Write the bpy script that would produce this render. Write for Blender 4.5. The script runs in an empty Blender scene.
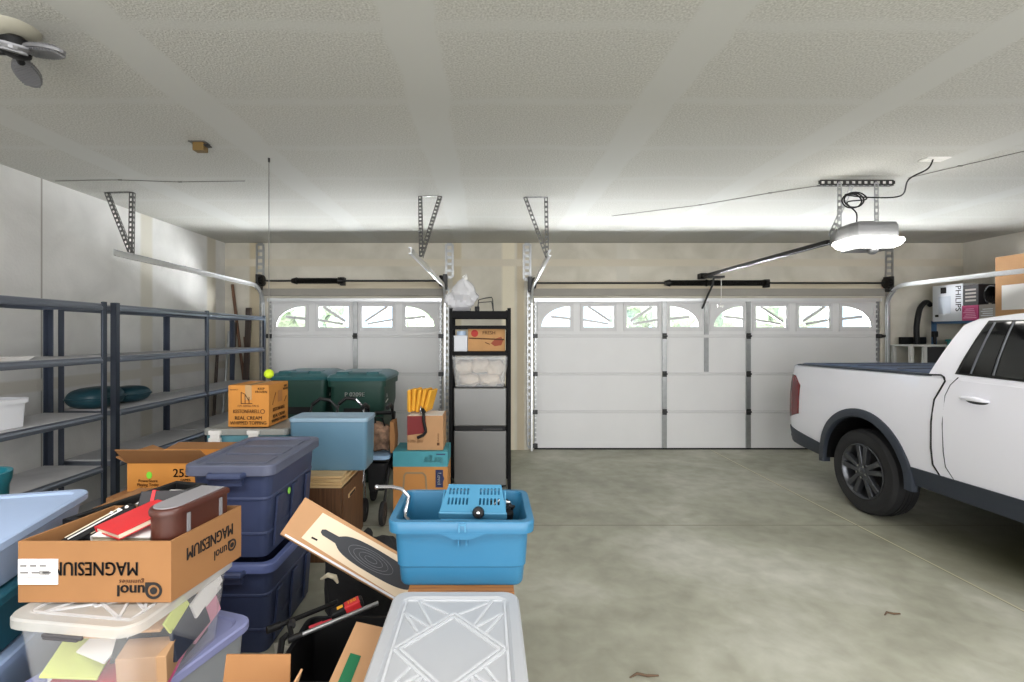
import bpy, bmesh, math, random
from mathutils import Vector, Matrix, Euler
from mathutils.geometry import tessellate_polygon

random.seed(7)
SC = bpy.context.scene
COL = SC.collection
PI = math.pi

# ------------------------------------------------------------------ camera, world, lights, exposure
F = 485.0                      # focal length in pixels of the 1024 px wide frame
CX, CY, EYE = 487.0, 335.0, 1.608
cam_d = bpy.data.cameras.new('camera')
cam = bpy.data.objects.new('camera', cam_d)
COL.objects.link(cam)
cam.location = (0, 0, EYE)
cam.rotation_euler = (PI / 2, 0, 0)
cam_d.sensor_width = 36.0
cam_d.lens = 36.0 * F / 1024.0
cam_d.shift_x = 25.0 / 1024.0
cam_d.shift_y = -6.0 / 1024.0
cam_d.clip_start = 0.02
cam_d.clip_end = 200
SC.camera = cam

SC.view_settings.view_transform = 'Standard'
SC.view_settings.look = 'None'
SC.view_settings.gamma = 1.0
SC.view_settings.use_curve_mapping = False
SC.view_settings.exposure = 0.19
SC.cycles.use_denoising = True
SC.cycles.max_bounces = 10
SC.cycles.diffuse_bounces = 6
SC.cycles.transparent_max_bounces = 16
SC.cycles.sample_clamp_indirect = 6.0
SC.cycles.caustics_reflective = False
SC.cycles.caustics_refractive = False

world = bpy.data.worlds.new('sky')
SC.world = world
world.use_nodes = True
wn = world.node_tree.nodes
wl = world.node_tree.links
wn.clear()
wo = wn.new('ShaderNodeOutputWorld')
wb = wn.new('ShaderNodeBackground')
sky = wn.new('ShaderNodeTexSky')
sky.sky_type = 'HOSEK_WILKIE'
sky.turbidity = 3.0
sky.ground_albedo = 0.4
sky.sun_direction = Vector((0.15, -0.6, 0.8)).normalized()
wb.inputs['Strength'].default_value = 8.0
wl.new(sky.outputs[0], wb.inputs['Color'])
wl.new(wb.outputs[0], wo.inputs['Surface'])


def add_light(name, kind, loc, target, energy, color=(1, 1, 1), size=1.0, size_y=None, spread=None):
    d = bpy.data.lights.new(name, kind)
    d.energy = energy
    d.color = color
    if kind == 'AREA':
        d.shape = 'RECTANGLE' if size_y else 'SQUARE'
        d.size = size
        if size_y:
            d.size_y = size_y
        if spread:
            d.spread = spread
    o = bpy.data.objects.new(name, d)
    COL.objects.link(o)
    o.location = loc
    v = Vector(target) - Vector(loc)
    o.rotation_euler = v.to_track_quat('-Z', 'Y').to_euler()
    return o


sun = add_light('sun', 'SUN', (0, -10, 20), (-1.5, -4, 12), 10.0, (1.0, 0.95, 0.88))
sun.data.angle = 0.01
# added fill lights under the ceiling, out of view, brightening floor and tops
add_light('overhead_fill', 'AREA', (-1.3, 0.45, 2.87), (-1.3, 0.5, 0), 64, (1.0, 0.975, 0.985), 2.6, 1.2)
add_light('overhead_fill', 'AREA', (2.6, 0.45, 2.87), (2.6, 0.5, 0), 84, (1.0, 0.975, 0.985), 3.4, 1.2)
# added broad fill light at the rear wall, which has no opening
add_light('rear_fill', 'AREA', (1.5, -3.45, 1.5), (1.5, 0, 1.5), 400, (0.96, 0.965, 1.0), 9.0, 2.4)
# daylight thrown up from the bright driveway through the door windows
add_light('driveway_daylight', 'AREA', (-1.85, 8.5, 0.75), (-1.85, 5.4, 2.7), 1300, (0.95, 0.98, 1.0), 2.6, 1.0)
add_light('driveway_daylight', 'AREA', (3.08, 8.5, 0.75), (3.08, 5.4, 2.7), 2500, (0.95, 0.98, 1.0), 5.0, 1.0)


# ------------------------------------------------------------------ helpers
def lin(c):
    return tuple(((v / 255.0) / 12.92 if v / 255.0 <= 0.04045 else ((v / 255.0 + 0.055) / 1.055) ** 2.4) for v in c)


def mat(name, rgb, rough=0.6, metal=0.0, var=0.0, scale=12.0, bump=0.0, bscale=60.0, coat=0.0, spec=0.5, trans=0.0):
    m = bpy.data.materials.new(name)
    m.use_nodes = True
    n, l = m.node_tree.nodes, m.node_tree.links
    b = n['Principled BSDF']
    c = lin(rgb)
    b.inputs['Base Color'].default_value = (*c, 1)
    b.inputs['Roughness'].default_value = rough
    b.inputs['Metallic'].default_value = metal
    b.inputs['Coat Weight'].default_value = coat
    b.inputs['Specular IOR Level'].default_value = spec
    b.inputs['Transmission Weight'].default_value = trans
    if var > 0 or bump > 0:
        tc = n.new('ShaderNodeTexCoord')
    if var > 0:
        nz = n.new('ShaderNodeTexNoise')
        nz.inputs['Scale'].default_value = scale
        nz.inputs['Detail'].default_value = 5
        l.new(tc.outputs['Object'], nz.inputs['Vector'])
        mr = n.new('ShaderNodeMapRange')
        mr.inputs['From Min'].default_value = 0.3
        mr.inputs['From Max'].default_value = 0.7
        mr.inputs['To Min'].default_value = 1 - var
        mr.inputs['To Max'].default_value = 1 + var
        l.new(nz.outputs['Fac'], mr.inputs['Value'])
        mx = n.new('ShaderNodeVectorMath')
        mx.operation = 'SCALE'
        mx.inputs[0].default_value = c
        l.new(mr.outputs['Result'], mx.inputs['Scale'])
        l.new(mx.outputs['Vector'], b.inputs['Base Color'])
    if bump > 0:
        n2 = n.new('ShaderNodeTexNoise')
        n2.inputs['Scale'].default_value = bscale
        n2.inputs['Detail'].default_value = 3
        l.new(tc.outputs['Object'], n2.inputs['Vector'])
        bp = n.new('ShaderNodeBump')
        bp.inputs['Strength'].default_value = bump
        bp.inputs['Distance'].default_value = 0.01
        l.new(n2.outputs['Fac'], bp.inputs['Height'])
        l.new(bp.outputs['Normal'], b.inputs['Normal'])
    return m


def clear_plastic(name, rgb, opacity, rough=0.25):
    m = bpy.data.materials.new(name)
    m.use_nodes = True
    n, l = m.node_tree.nodes, m.node_tree.links
    b = n['Principled BSDF']
    b.inputs['Base Color'].default_value = (*lin(rgb), 1)
    b.inputs['Roughness'].default_value = rough
    t = n.new('ShaderNodeBsdfTransparent')
    mx = n.new('ShaderNodeMixShader')
    mx.inputs[0].default_value = opacity
    l.new(t.outputs[0], mx.inputs[1])
    l.new(b.outputs[0], mx.inputs[2])
    l.new(mx.outputs[0], n['Material Output'].inputs['Surface'])
    return m


def emit_mat(name, rgb, strength):
    m = bpy.data.materials.new(name)
    m.use_nodes = True
    n, l = m.node_tree.nodes, m.node_tree.links
    e = n.new('ShaderNodeEmission')
    e.inputs['Color'].default_value = (*lin(rgb), 1)
    e.inputs['Strength'].default_value = strength
    l.new(e.outputs[0], n['Material Output'].inputs['Surface'])
    return m


def wood_mat(name, c1, c2, rough=0.5, axis=0, scale=6.0):
    m = bpy.data.materials.new(name)
    m.use_nodes = True
    n, l = m.node_tree.nodes, m.node_tree.links
    b = n['Principled BSDF']
    b.inputs['Roughness'].default_value = rough
    tc = n.new('ShaderNodeTexCoord')
    mp = n.new('ShaderNodeMapping')
    s = [scale * 6] * 3
    s[axis] = scale * 0.4
    mp.inputs['Scale'].default_value = s
    nz = n.new('ShaderNodeTexNoise')
    nz.inputs['Scale'].default_value = 2.0
    nz.inputs['Detail'].default_value = 6
    nz.inputs['Distortion'].default_value = 0.6
    cr = n.new('ShaderNodeValToRGB')
    cr.color_ramp.elements[0].color = (*lin(c1), 1)
    cr.color_ramp.elements[0].position = 0.3
    cr.color_ramp.elements[1].color = (*lin(c2), 1)
    cr.color_ramp.elements[1].position = 0.7
    l.new(tc.outputs['Object'], mp.inputs['Vector'])
    l.new(mp.outputs[0], nz.inputs['Vector'])
    l.new(nz.outputs['Fac'], cr.inputs['Fac'])
    l.new(cr.outputs[0], b.inputs['Base Color'])
    return m


def P(px, py, Y):
    """point at depth Y seen at the photograph's pixel (px, py)"""
    return Vector(((px - CX) * Y / F, Y, EYE - (py - CY) * Y / F))


def PZ(px, py, z):
    """point at height z seen at the photograph's pixel (px, py)"""
    Y = F * (EYE - z) / (py - CY)
    return Vector(((px - CX) * Y / F, Y, z))


def rrect(w, d, r, n=4):
    r = min(r, w / 2 - 1e-4, d / 2 - 1e-4)
    out = []
    for cx, cy, a0 in ((w / 2 - r, d / 2 - r, 0), (-w / 2 + r, d / 2 - r, 90), (-w / 2 + r, -d / 2 + r, 180), (w / 2 - r, -d / 2 + r, 270)):
        for i in range(n + 1):
            a = math.radians(a0 + 90 * i / n)
            out.append((cx + r * math.cos(a), cy + r * math.sin(a)))
    return out


class B:
    def __init__(self):
        self.bm = bmesh.new()

    def poly(self, pts):
        vs = [self.bm.verts.new(p) for p in pts]
        return self.bm.faces.new(vs)

    def box(self, x0, x1, y0, y1, z0, z1):
        v = [self.bm.verts.new((x, y, z)) for z in (z0, z1) for y in (y0, y1) for x in (x0, x1)]
        for f in ((0, 2, 3, 1), (4, 5, 7, 6), (0, 1, 5, 4), (2, 6, 7, 3), (0, 4, 6, 2), (1, 3, 7, 5)):
            self.bm.faces.new([v[i] for i in f])
        return self

    def cbox(self, c, s, rot=None):
        R = rot if isinstance(rot, Matrix) else (Euler(rot).to_matrix() if rot else Matrix.Identity(3))
        c = Vector(c)
        v = []
        for z in (-.5, .5):
            for y in (-.5, .5):
                for x in (-.5, .5):
                    v.append(self.bm.verts.new(c + R @ Vector((x * s[0], y * s[1], z * s[2]))))
        for f in ((0, 2, 3, 1), (4, 5, 7, 6), (0, 1, 5, 4), (2, 6, 7, 3), (0, 4, 6, 2), (1, 3, 7, 5)):
            self.bm.faces.new([v[i] for i in f])
        return self

    def bar(self, p0, p1, w, t, up=(0, 0, 1)):
        """rectangular bar from p0 to p1, w across, t along 'up'"""
        p0, p1 = Vector(p0), Vector(p1)
        d = p1 - p0
        L = d.length
        d.normalize()
        u = Vector(up)
        s = d.cross(u)
        if s.length < 1e-5:
            s = d.cross(Vector((0, 1, 0)))
        s.normalize()
        u = s.cross(d)
        R = Matrix((d, s, u)).transposed()
        return self.cbox((p0 + p1) / 2, (L, w, t), R)

    def loft(self, rings, cap0=True, cap1=True, closed=True):
        rs = [[self.bm.verts.new(p) for p in r] for r in rings]
        n = len(rs[0])
        for a, b in zip(rs, rs[1:]):
            for i in range(n if closed else n - 1):
                j = (i + 1) % n
                try:
                    self.bm.faces.new((a[i], a[j], b[j], b[i]))
                except ValueError:
                    pass
        if cap0:
            self.bm.faces.new(list(reversed(rs[0])))
        if cap1:
            self.bm.faces.new(rs[-1])
        return self

    def cyl(self, p0, p1, r0, r1=None, n=16):
        p0, p1 = Vector(p0), Vector(p1)
        r1 = r0 if r1 is None else r1
        d = (p1 - p0).normalized()
        a = d.orthogonal().normalized()
        b = d.cross(a)
        rings = []
        for p, r in ((p0, r0), (p1, r1)):
            rings.append([p + (a * math.cos(2 * PI * i / n) + b * math.sin(2 * PI * i / n)) * r for i in range(n)])
        return self.loft(rings)

    def tube(self, pts, r, n=8, close=False):
        pts = [Vector(p) for p in pts]
        rr = r if isinstance(r, (list, tuple)) else [r] * len(pts)
        rings = []
        a = None
        for i, p in enumerate(pts):
            if close:
                d = (pts[(i + 1) % len(pts)] - pts[i - 1]).normalized()
            else:
                d = (pts[min(i + 1, len(pts) - 1)] - pts[max(i - 1, 0)]).normalized()
            if a is None:
                a = d.orthogonal().normalized()
            else:
                a = (a - d * a.dot(d)).normalized()
            b = d.cross(a)
            rings.append([p + (a * math.cos(2 * PI * k / n) + b * math.sin(2 * PI * k / n)) * rr[i] for k in range(n)])
        if close:
            rings.append(rings[0])
            return self.loft(rings, False, False)
        return self.loft(rings)

    def lathe(self, prof, c, ax=(0, 0, 1), n=32, caps=True):
        c = Vector(c)
        d = Vector(ax).normalized()
        a = d.orthogonal().normalized()
        b = d.cross(a)
        rings = [[c + d * h + (a * math.cos(2 * PI * i / n) + b * math.sin(2 * PI * i / n)) * max(r, 1e-4) for i in range(n)] for r, h in prof]
        return self.loft(rings, caps, caps)

    def sph(self, c, rad, nu=20, nv=12, fn=None):
        c = Vector(c)
        rad = (rad,) * 3 if isinstance(rad, (int, float)) else rad
        rings = []
        for j in range(1, nv):
            t = PI * j / nv
            ring = []
            for i in range(nu):
                p = 2 * PI * i / nu
                v = Vector((math.sin(t) * math.cos(p), math.sin(t) * math.sin(p), -math.cos(t)))
                if fn:
                    v = fn(v)
                ring.append(c + Vector((v.x * rad[0], v.y * rad[1], v.z * rad[2])))
            rings.append(ring)
        return self.loft(rings)

    def plate(self, outer, holes, o, ex, ey, depth):
        """flat plate with holes; 2D outlines in the frame (o, ex, ey), extruded by vector depth"""
        o, ex, ey, dv = Vector(o), Vector(ex), Vector(ey), Vector(depth)
        loops = [outer] + list(holes)
        flat = [p for lp in loops for p in lp]
        tris = tessellate_polygon([[Vector((p[0], p[1], 0)) for p in lp] for lp in loops])
        va = [self.bm.verts.new(o + ex * p[0] + ey * p[1]) for p in flat]
        vb = [self.bm.verts.new(o + ex * p[0] + ey * p[1] + dv) for p in flat]
        for t in tris:
            for vs in ((va[t[0]], va[t[1]], va[t[2]]), (vb[t[2]], vb[t[1]], vb[t[0]])):
                try:
                    self.bm.faces.new(vs)
                except ValueError:
                    pass
        k = 0
        for lp in loops:
            m = len(lp)
            for i in range(m):
                j = (i + 1) % m
                self.bm.faces.new((va[k + i], va[k + j], vb[k + j], vb[k + i]))
            k += m
        return self

    def prism(self, outer, o, ex, ey, depth):
        return self.plate(outer, [], o, ex, ey, depth)

    def tote(self, c, w, d, z0, z1, taper=0.03, r=0.04, t=0.006, lip=0.012, lip_h=0.03, floor_t=0.006):
        """hollow tapered bin, open at the top, with a rolled rim"""
        cx, cy = c
        def ring(inset, z, rr):
            return [(cx + x, cy + y, z) for x, y in rrect(w - 2 * inset, d - 2 * inset, rr)]
        rings = [ring(taper, z0, r * .8), ring(0.004, z1 - lip_h, r)]
        if lip > 0:
            rings += [ring(-lip, z1 - lip_h, r + lip), ring(-lip, z1 - .003, r + lip), ring(-lip * .5, z1, r + lip * .5)]
        else:
            rings += [ring(0, z1, r)]
        rings += [ring(t, z1, r - t), ring(taper + t, z0 + floor_t, r * .8 - t * .5)]
        return self.loft(rings)

    def lid(self, c, w, d, z0, z1, r=0.045, recess=0.008, border=0.03, n=4):
        cx, cy = c
        def ring(inset, z, rr):
            return [(cx + x, cy + y, z) for x, y in rrect(w - 2 * inset, d - 2 * inset, max(rr, .005), n)]
        rings = [ring(0.004, z0, r), ring(0, z0 + .004, r), ring(0, z1 - .006, r), ring(.006, z1, r - .006), ring(border, z1, r - .01), ring(border + .01, z1 - recess, r - .015)]
        return self.loft(rings)


W = {}


def mtx(loc, rz=0.0):
    return Matrix.Translation(Vector(loc)) @ Matrix.Rotation(rz, 4, 'Z')


def thing(name, label, cat, loc=(0, 0, 0), rz=0.0, group=None, kind=None):
    o = bpy.data.objects.new(name, None)
    COL.objects.link(o)
    o.location = loc
    o.rotation_euler = (0, 0, rz)
    o.empty_display_size = 0.05
    W[o.name] = mtx(loc, rz)
    if kind:
        o['kind'] = kind
    tag(o, label, cat, group)
    return o


def tag(o, label=None, cat=None, group=None, kind=None):
    if label:
        o['label'] = label
    if cat:
        o['category'] = cat
    if group:
        o['group'] = group
    if kind:
        o['kind'] = kind
    return o


def obj(name, b, m, parent=None, smooth=False, bevel=0.0, local=False, angle=35, segs=2):
    """link a builder as ONE mesh object; coordinates are world unless local"""
    bm = b.bm
    bmesh.ops.recalc_face_normals(bm, faces=bm.faces[:])
    me = bpy.data.meshes.new(name)
    o = bpy.data.objects.new(name, me)
    COL.objects.link(o)
    if parent is not None:
        M = W[parent.name]
        if not local:
            bmesh.ops.transform(bm, matrix=M.inverted(), verts=bm.verts[:])
        o.parent = parent
        W[o.name] = M
    else:
        xs = [v.co for v in bm.verts]
        c = Vector(((min(v.x for v in xs) + max(v.x for v in xs)) / 2, (min(v.y for v in xs) + max(v.y for v in xs)) / 2, min(v.z for v in xs)))
        bmesh.ops.translate(bm, vec=-c, verts=bm.verts[:])
        o.location = c
        W[o.name] = mtx(c)
    bm.to_mesh(me)
    bm.free()
    if m:
        me.materials.append(m)
    if smooth:
        for p in me.polygons:
            p.use_smooth = True
        me.set_sharp_from_angle(angle=math.radians(angle))
    if bevel > 0:
        md = o.modifiers.new('bevel', 'BEVEL')
        md.width = bevel
        md.segments = segs
        md.limit_method = 'ANGLE'
        md.angle_limit = math.radians(40)
    return o


def struct(name, b, m, parent=None, **k):
    o = obj(name, b, m, parent, **k)
    if parent is None:
        o['kind'] = 'structure'
    return o


def copy_tree(o, parent=None):
    c = o.copy()
    COL.objects.link(c)
    W[c.name] = W[o.name]
    if parent is not None:
        c.parent = parent
    for ch in list(o.children):
        copy_tree(ch, c)
    return c


def text(parent, s, size, c, ex, ey, m, name='lettering', bold=0.0, depth=0.0012, width=1.0, spacing=1.0, local=False):
    """flat printed lettering centred on c, reading along ex with ey up"""
    cu = bpy.data.curves.new('lettering', 'FONT')
    cu.body = s
    cu.size = 1.0
    cu.align_x = 'CENTER'
    cu.align_y = 'CENTER'
    cu.space_character = spacing
    cu.resolution_u = 3
    tmp = bpy.data.objects.new('lettering', cu)
    me0 = bpy.data.meshes.new_from_object(tmp)
    ex, ey = Vector(ex).normalized(), Vector(ey).normalized()
    nz = ex.cross(ey)
    b = B()
    b.bm.from_mesh(me0)
    if bold > 0:            # heavier strokes: the letters printed twice, a hair apart
        for v in b.bm.verts:
            v.co.x -= bold * .6
        n0 = len(b.bm.verts)
        b.bm.from_mesh(me0)
        b.bm.verts.ensure_lookup_table()
        for v in b.bm.verts[n0:]:
            v.co.x += bold * .6
    bpy.data.objects.remove(tmp)
    bpy.data.curves.remove(cu)
    bpy.data.meshes.remove(me0)
    ret = bmesh.ops.extrude_face_region(b.bm, geom=b.bm.faces[:])
    vs = [v for v in ret['geom'] if isinstance(v, bmesh.types.BMVert)]
    for v in vs:
        v.co.z += depth / size
    M = Matrix(((ex.x * width, ey.x, nz.x, 0), (ex.y * width, ey.y, nz.y, 0), (ex.z * width, ey.z, nz.z, 0), (0, 0, 0, 1)))
    bmesh.ops.transform(b.bm, matrix=Matrix.Translation(Vector(c)) @ M @ Matrix.Scale(size, 4), verts=b.bm.verts[:])
    return obj(name, b, m, parent, local=local)


# ------------------------------------------------------------------ dimensions of the room
XL, XR = -3.664, 6.66
YF, YB = 6.783, -3.5           # door wall, wall behind the photographer
HC = 2.895

# ------------------------------------------------------------------ materials
m_white_plaster = mat('plaster', (216, 214, 210), .85, var=.05, scale=2.5, bump=.25, bscale=45)
m_steel = mat('galvanised_steel', (170, 172, 172), .38, .85, var=.08, scale=20)
m_rail = mat('track_steel', (226, 228, 230), .34, .7)
m_strut = mat('strut_steel', (112, 112, 110), .45, .7)
m_dark_steel = mat('dark_steel', (62, 62, 62), .45, .6)
m_spring = mat('spring_steel', (28, 27, 26), .45, .5)
m_black = mat('black_plastic', (17, 17, 18), .5, spec=.3)
m_rubber = mat('rubber', (24, 24, 26), .75, bump=.1, bscale=120)
m_blackcloth = mat('black_cloth', (20, 20, 22), .9, var=.2, bump=.5, bscale=25)
m_shelf = mat('shelf_steel', (74, 80, 92), .30, .65)
m_beam_lit = mat('lit_beam_steel', (118, 124, 136), .28, .7)  # paler than the posts: light falling on the beams is put into the colour
m_rack = mat('rack_black', (9, 9, 10), .6, spec=.15)
m_deck = mat('shelf_board', (176, 176, 178), .75, var=.08, scale=8)
m_door = mat('door_white', (226, 226, 226), .55, var=.015, scale=3, bump=.05, bscale=70)
m_frame = mat('window_frame_white', (214, 214, 214), .5)
m_chrome = mat('chrome', (200, 200, 205), .2, 1.0)
m_cardA = mat('cardboard', (148, 104, 62), .85, var=.05, scale=6)
m_cardB = mat('pale_cardboard', (180, 138, 98), .85, var=.05, scale=6)
m_cardC = mat('orange_cardboard', (202, 136, 60), .8, var=.04, scale=6)
m_ink = mat('black_ink', (28, 24, 22), .8)
m_brownink = mat('brown_ink', (88, 52, 24), .8)
m_paper = mat('white_paper', (232, 230, 226), .8)
m_clear = clear_plastic('clear_plastic', (226, 228, 230), .12)
m_frost = clear_plastic('frosted_plastic', (172, 174, 176), .86, .35)
m_navy = mat('navy_plastic', (54, 64, 95), .5, var=.05, scale=5, bump=.05, bscale=90)
m_navylid = mat('slate_plastic', (86, 91, 110), .5, var=.1, scale=6, bump=.05, bscale=90)


# ================================================================== THE SETTING
def concrete():
    m = bpy.data.materials.new('concrete')
    m.use_nodes = True
    n, l = m.node_tree.nodes, m.node_tree.links
    b = n['Principled BSDF']
    tc = n.new('ShaderNodeTexCoord')
    geo = n.new('ShaderNodeNewGeometry')
    def noise(scale, detail=6, dist=0.0):
        z = n.new('ShaderNodeTexNoise')
        z.inputs['Scale'].default_value = scale
        z.inputs['Detail'].default_value = detail
        z.inputs['Distortion'].default_value = dist
        l.new(geo.outputs['Position'], z.inputs['Vector'])
        return z.outputs['Fac']
    def ramp(fac, stops):
        r = n.new('ShaderNodeValToRGB')
        while len(r.color_ramp.elements) < len(stops):
            r.color_ramp.elements.new(0.5)
        for e, (p, c) in zip(r.color_ramp.elements, stops):
            e.position = p
            e.color = (*lin(c), 1)
        l.new(fac, r.inputs['Fac'])
        return r.outputs[0]
    base = ramp(noise(.9, 7, .6), [(.28, (142, 142, 126)), (.5, (164, 164, 148)), (.72, (192, 192, 180))])
    fine = ramp(noise(7, 8, .3), [(.3, (200, 198, 192)), (.7, (255, 255, 255))])
    mul = n.new('ShaderNodeMix')
    mul.data_type = 'RGBA'
    mul.blend_type = 'MULTIPLY'
    mul.inputs[0].default_value = .55
    l.new(base, mul.inputs[6])
    l.new(fine, mul.inputs[7])
    sep = n.new('ShaderNodeSeparateXYZ')
    l.new(geo.outputs['Position'], sep.inputs[0])
    def band(out, c, hw):
        a = n.new('ShaderNodeMath'); a.operation = 'SUBTRACT'; a.inputs[1].default_value = c
        l.new(out, a.inputs[0])
        q = n.new('ShaderNodeMath'); q.operation = 'ABSOLUTE'
        l.new(a.outputs[0], q.inputs[0])
        t = n.new('ShaderNodeMath'); t.operation = 'LESS_THAN'; t.inputs[1].default_value = hw
        l.new(q.outputs[0], t.inputs[0])
        return t.outputs[0]
    def mixc(fac, a, col):
        x = n.new('ShaderNodeMix'); x.data_type = 'RGBA'
        l.new(fac, x.inputs[0]); l.new(a, x.inputs[6]); x.inputs[7].default_value = (*lin(col), 1)
        return x.outputs[2]
    c = mul.outputs[2]
    c = mixc(band(sep.outputs['X'], 3.13, .007), c, (196, 190, 160))
    c = mixc(band(sep.outputs['X'], 3.118, .003), c, (104, 100, 84))
    c = mixc(band(sep.outputs['Y'], 4.1, .006), c, (112, 108, 92))
    # greenish oil patch from the truck, darkened to paint in the shade underneath
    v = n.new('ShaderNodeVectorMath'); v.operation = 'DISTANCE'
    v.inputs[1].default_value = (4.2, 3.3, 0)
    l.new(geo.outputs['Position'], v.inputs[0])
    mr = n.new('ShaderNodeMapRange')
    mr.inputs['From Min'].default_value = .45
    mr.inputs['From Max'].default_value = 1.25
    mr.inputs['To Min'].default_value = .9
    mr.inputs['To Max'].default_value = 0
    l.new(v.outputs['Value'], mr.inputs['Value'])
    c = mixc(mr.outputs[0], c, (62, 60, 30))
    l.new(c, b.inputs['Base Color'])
    b.inputs['Roughness'].default_value = .55
    bp = n.new('ShaderNodeBump')
    bp.inputs['Strength'].default_value = .08
    l.new(noise(30, 6), bp.inputs['Height'])
    l.new(bp.outputs[0], b.inputs['Normal'])
    return m


def ceiling_mat():
    m = bpy.data.materials.new('stippled_drywall')
    m.use_nodes = True
    n, l = m.node_tree.nodes, m.node_tree.links
    b = n['Principled BSDF']
    b.inputs['Roughness'].default_value = .9
    geo = n.new('ShaderNodeNewGeometry')
    sep = n.new('ShaderNodeSeparateXYZ')
    l.new(geo.outputs['Position'], sep.inputs[0])
    wob = n.new('ShaderNodeTexNoise')
    wob.inputs['Scale'].default_value = 3.0
    l.new(geo.outputs['Position'], wob.inputs['Vector'])
    def op(kind, a, v=None):
        x = n.new('ShaderNodeMath'); x.operation = kind
        if hasattr(a, 'links'):
            l.new(a, x.inputs[0])
        else:
            x.inputs[0].default_value = a
        if v is not None:
            if hasattr(v, 'links'):
                l.new(v, x.inputs[1])
            else:
                x.inputs[1].default_value = v
        return x.outputs[0]
    w = op('MULTIPLY', op('SUBTRACT', wob.outputs['Fac'], .5), .08)
    def bands(out, period, off, hw, soft):
        t = op('ADD', op('ADD', out, w), 100 * period - off)
        d = op('ABSOLUTE', op('SUBTRACT', op('MODULO', t, period), period / 2))
        s = n.new('ShaderNodeMapRange')
        s.inputs['From Min'].default_value = period / 2 - hw - soft
        s.inputs['From Max'].default_value = period / 2 - hw + soft
        l.new(d, s.inputs['Value'])
        return s.outputs[0]
    bx = bands(sep.outputs['X'], 1.265, -.325, .115, .012)
    by = bands(sep.outputs['Y'], .655, 2.02, .035, .02)
    mask = op('MAXIMUM', bx, op('MULTIPLY', by, .75))
    sp = n.new('ShaderNodeTexNoise')
    sp.inputs['Scale'].default_value = 105
    sp.inputs['Detail'].default_value = 3
    l.new(geo.outputs['Position'], sp.inputs['Vector'])
    cr = n.new('ShaderNodeValToRGB')
    cr.color_ramp.elements[0].position = .35
    cr.color_ramp.elements[0].color = (*lin((172, 171, 164)), 1)
    cr.color_ramp.elements[1].position = .68
    cr.color_ramp.elements[1].color = (*lin((204, 203, 197)), 1)
    l.new(sp.outputs['Fac'], cr.inputs['Fac'])
    mx = n.new('ShaderNodeMix'); mx.data_type = 'RGBA'
    l.new(mask, mx.inputs[0])
    l.new(cr.outputs[0], mx.inputs[6])
    mx.inputs[7].default_value = (*lin((192, 192, 187)), 1)
    l.new(mx.outputs[2], b.inputs['Base Color'])
    bp = n.new('ShaderNodeBump')
    bp.inputs['Distance'].default_value = .012
    l.new(op('MULTIPLY', op('SUBTRACT', 1.0, mask), .38), bp.inputs['Strength'])
    l.new(sp.outputs['Fac'], bp.inputs['Height'])
    l.new(bp.outputs[0], b.inputs['Normal'])
    return m


def wall_mat(name, c1, c2, joints=(), axis='Y', jc=(150, 148, 140), hor=()):
    m = bpy.data.materials.new(name)
    m.use_nodes = True
    n, l = m.node_tree.nodes, m.node_tree.links
    b = n['Principled BSDF']
    b.inputs['Roughness'].default_value = .88
    geo = n.new('ShaderNodeNewGeometry')
    sep = n.new('ShaderNodeSeparateXYZ')
    l.new(geo.outputs['Position'], sep.inputs[0])
    nz = n.new('ShaderNodeTexNoise')
    nz.inputs['Scale'].default_value = 2.2
    nz.inputs['Detail'].default_value = 6
    nz.inputs['Distortion'].default_value = .5
    l.new(geo.outputs['Position'], nz.inputs['Vector'])
    cr = n.new('ShaderNodeValToRGB')
    cr.color_ramp.elements[0].position = .32
    cr.color_ramp.elements[0].color = (*lin(c1), 1)
    cr.color_ramp.elements[1].position = .68
    cr.color_ramp.elements[1].color = (*lin(c2), 1)
    l.new(nz.outputs['Fac'], cr.inputs['Fac'])
    c = cr.outputs[0]
    for src, c0, hw, col in [(sep.outputs[axis], *j) for j in joints] + [(sep.outputs['Z'], *j) for j in hor]:
        a = n.new('ShaderNodeMath'); a.operation = 'SUBTRACT'; a.inputs[1].default_value = c0
        l.new(src, a.inputs[0])
        q = n.new('ShaderNodeMath'); q.operation = 'ABSOLUTE'
        l.new(a.outputs[0], q.inputs[0])
        t = n.new('ShaderNodeMapRange')
        t.inputs['From Min'].default_value = hw * 1.2
        t.inputs['From Max'].default_value = hw * .8
        l.new(q.outputs[0], t.inputs['Value'])
        x = n.new('ShaderNodeMix'); x.data_type = 'RGBA'
        l.new(t.outputs[0], x.inputs[0]); l.new(c, x.inputs[6]); x.inputs[7].default_value = (*lin(col), 1)
        c = x.outputs[2]
    l.new(c, b.inputs['Base Color'])
    n2 = n.new('ShaderNodeTexNoise')
    n2.inputs['Scale'].default_value = 55
    l.new(geo.outputs['Position'], n2.inputs['Vector'])
    bp = n.new('ShaderNodeBump')
    bp.inputs['Strength'].default_value = .25
    bp.inputs['Distance'].default_value = .008
    l.new(n2.outputs['Fac'], bp.inputs['Height'])
    l.new(bp.outputs[0], b.inputs['Normal'])
    return m


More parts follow.
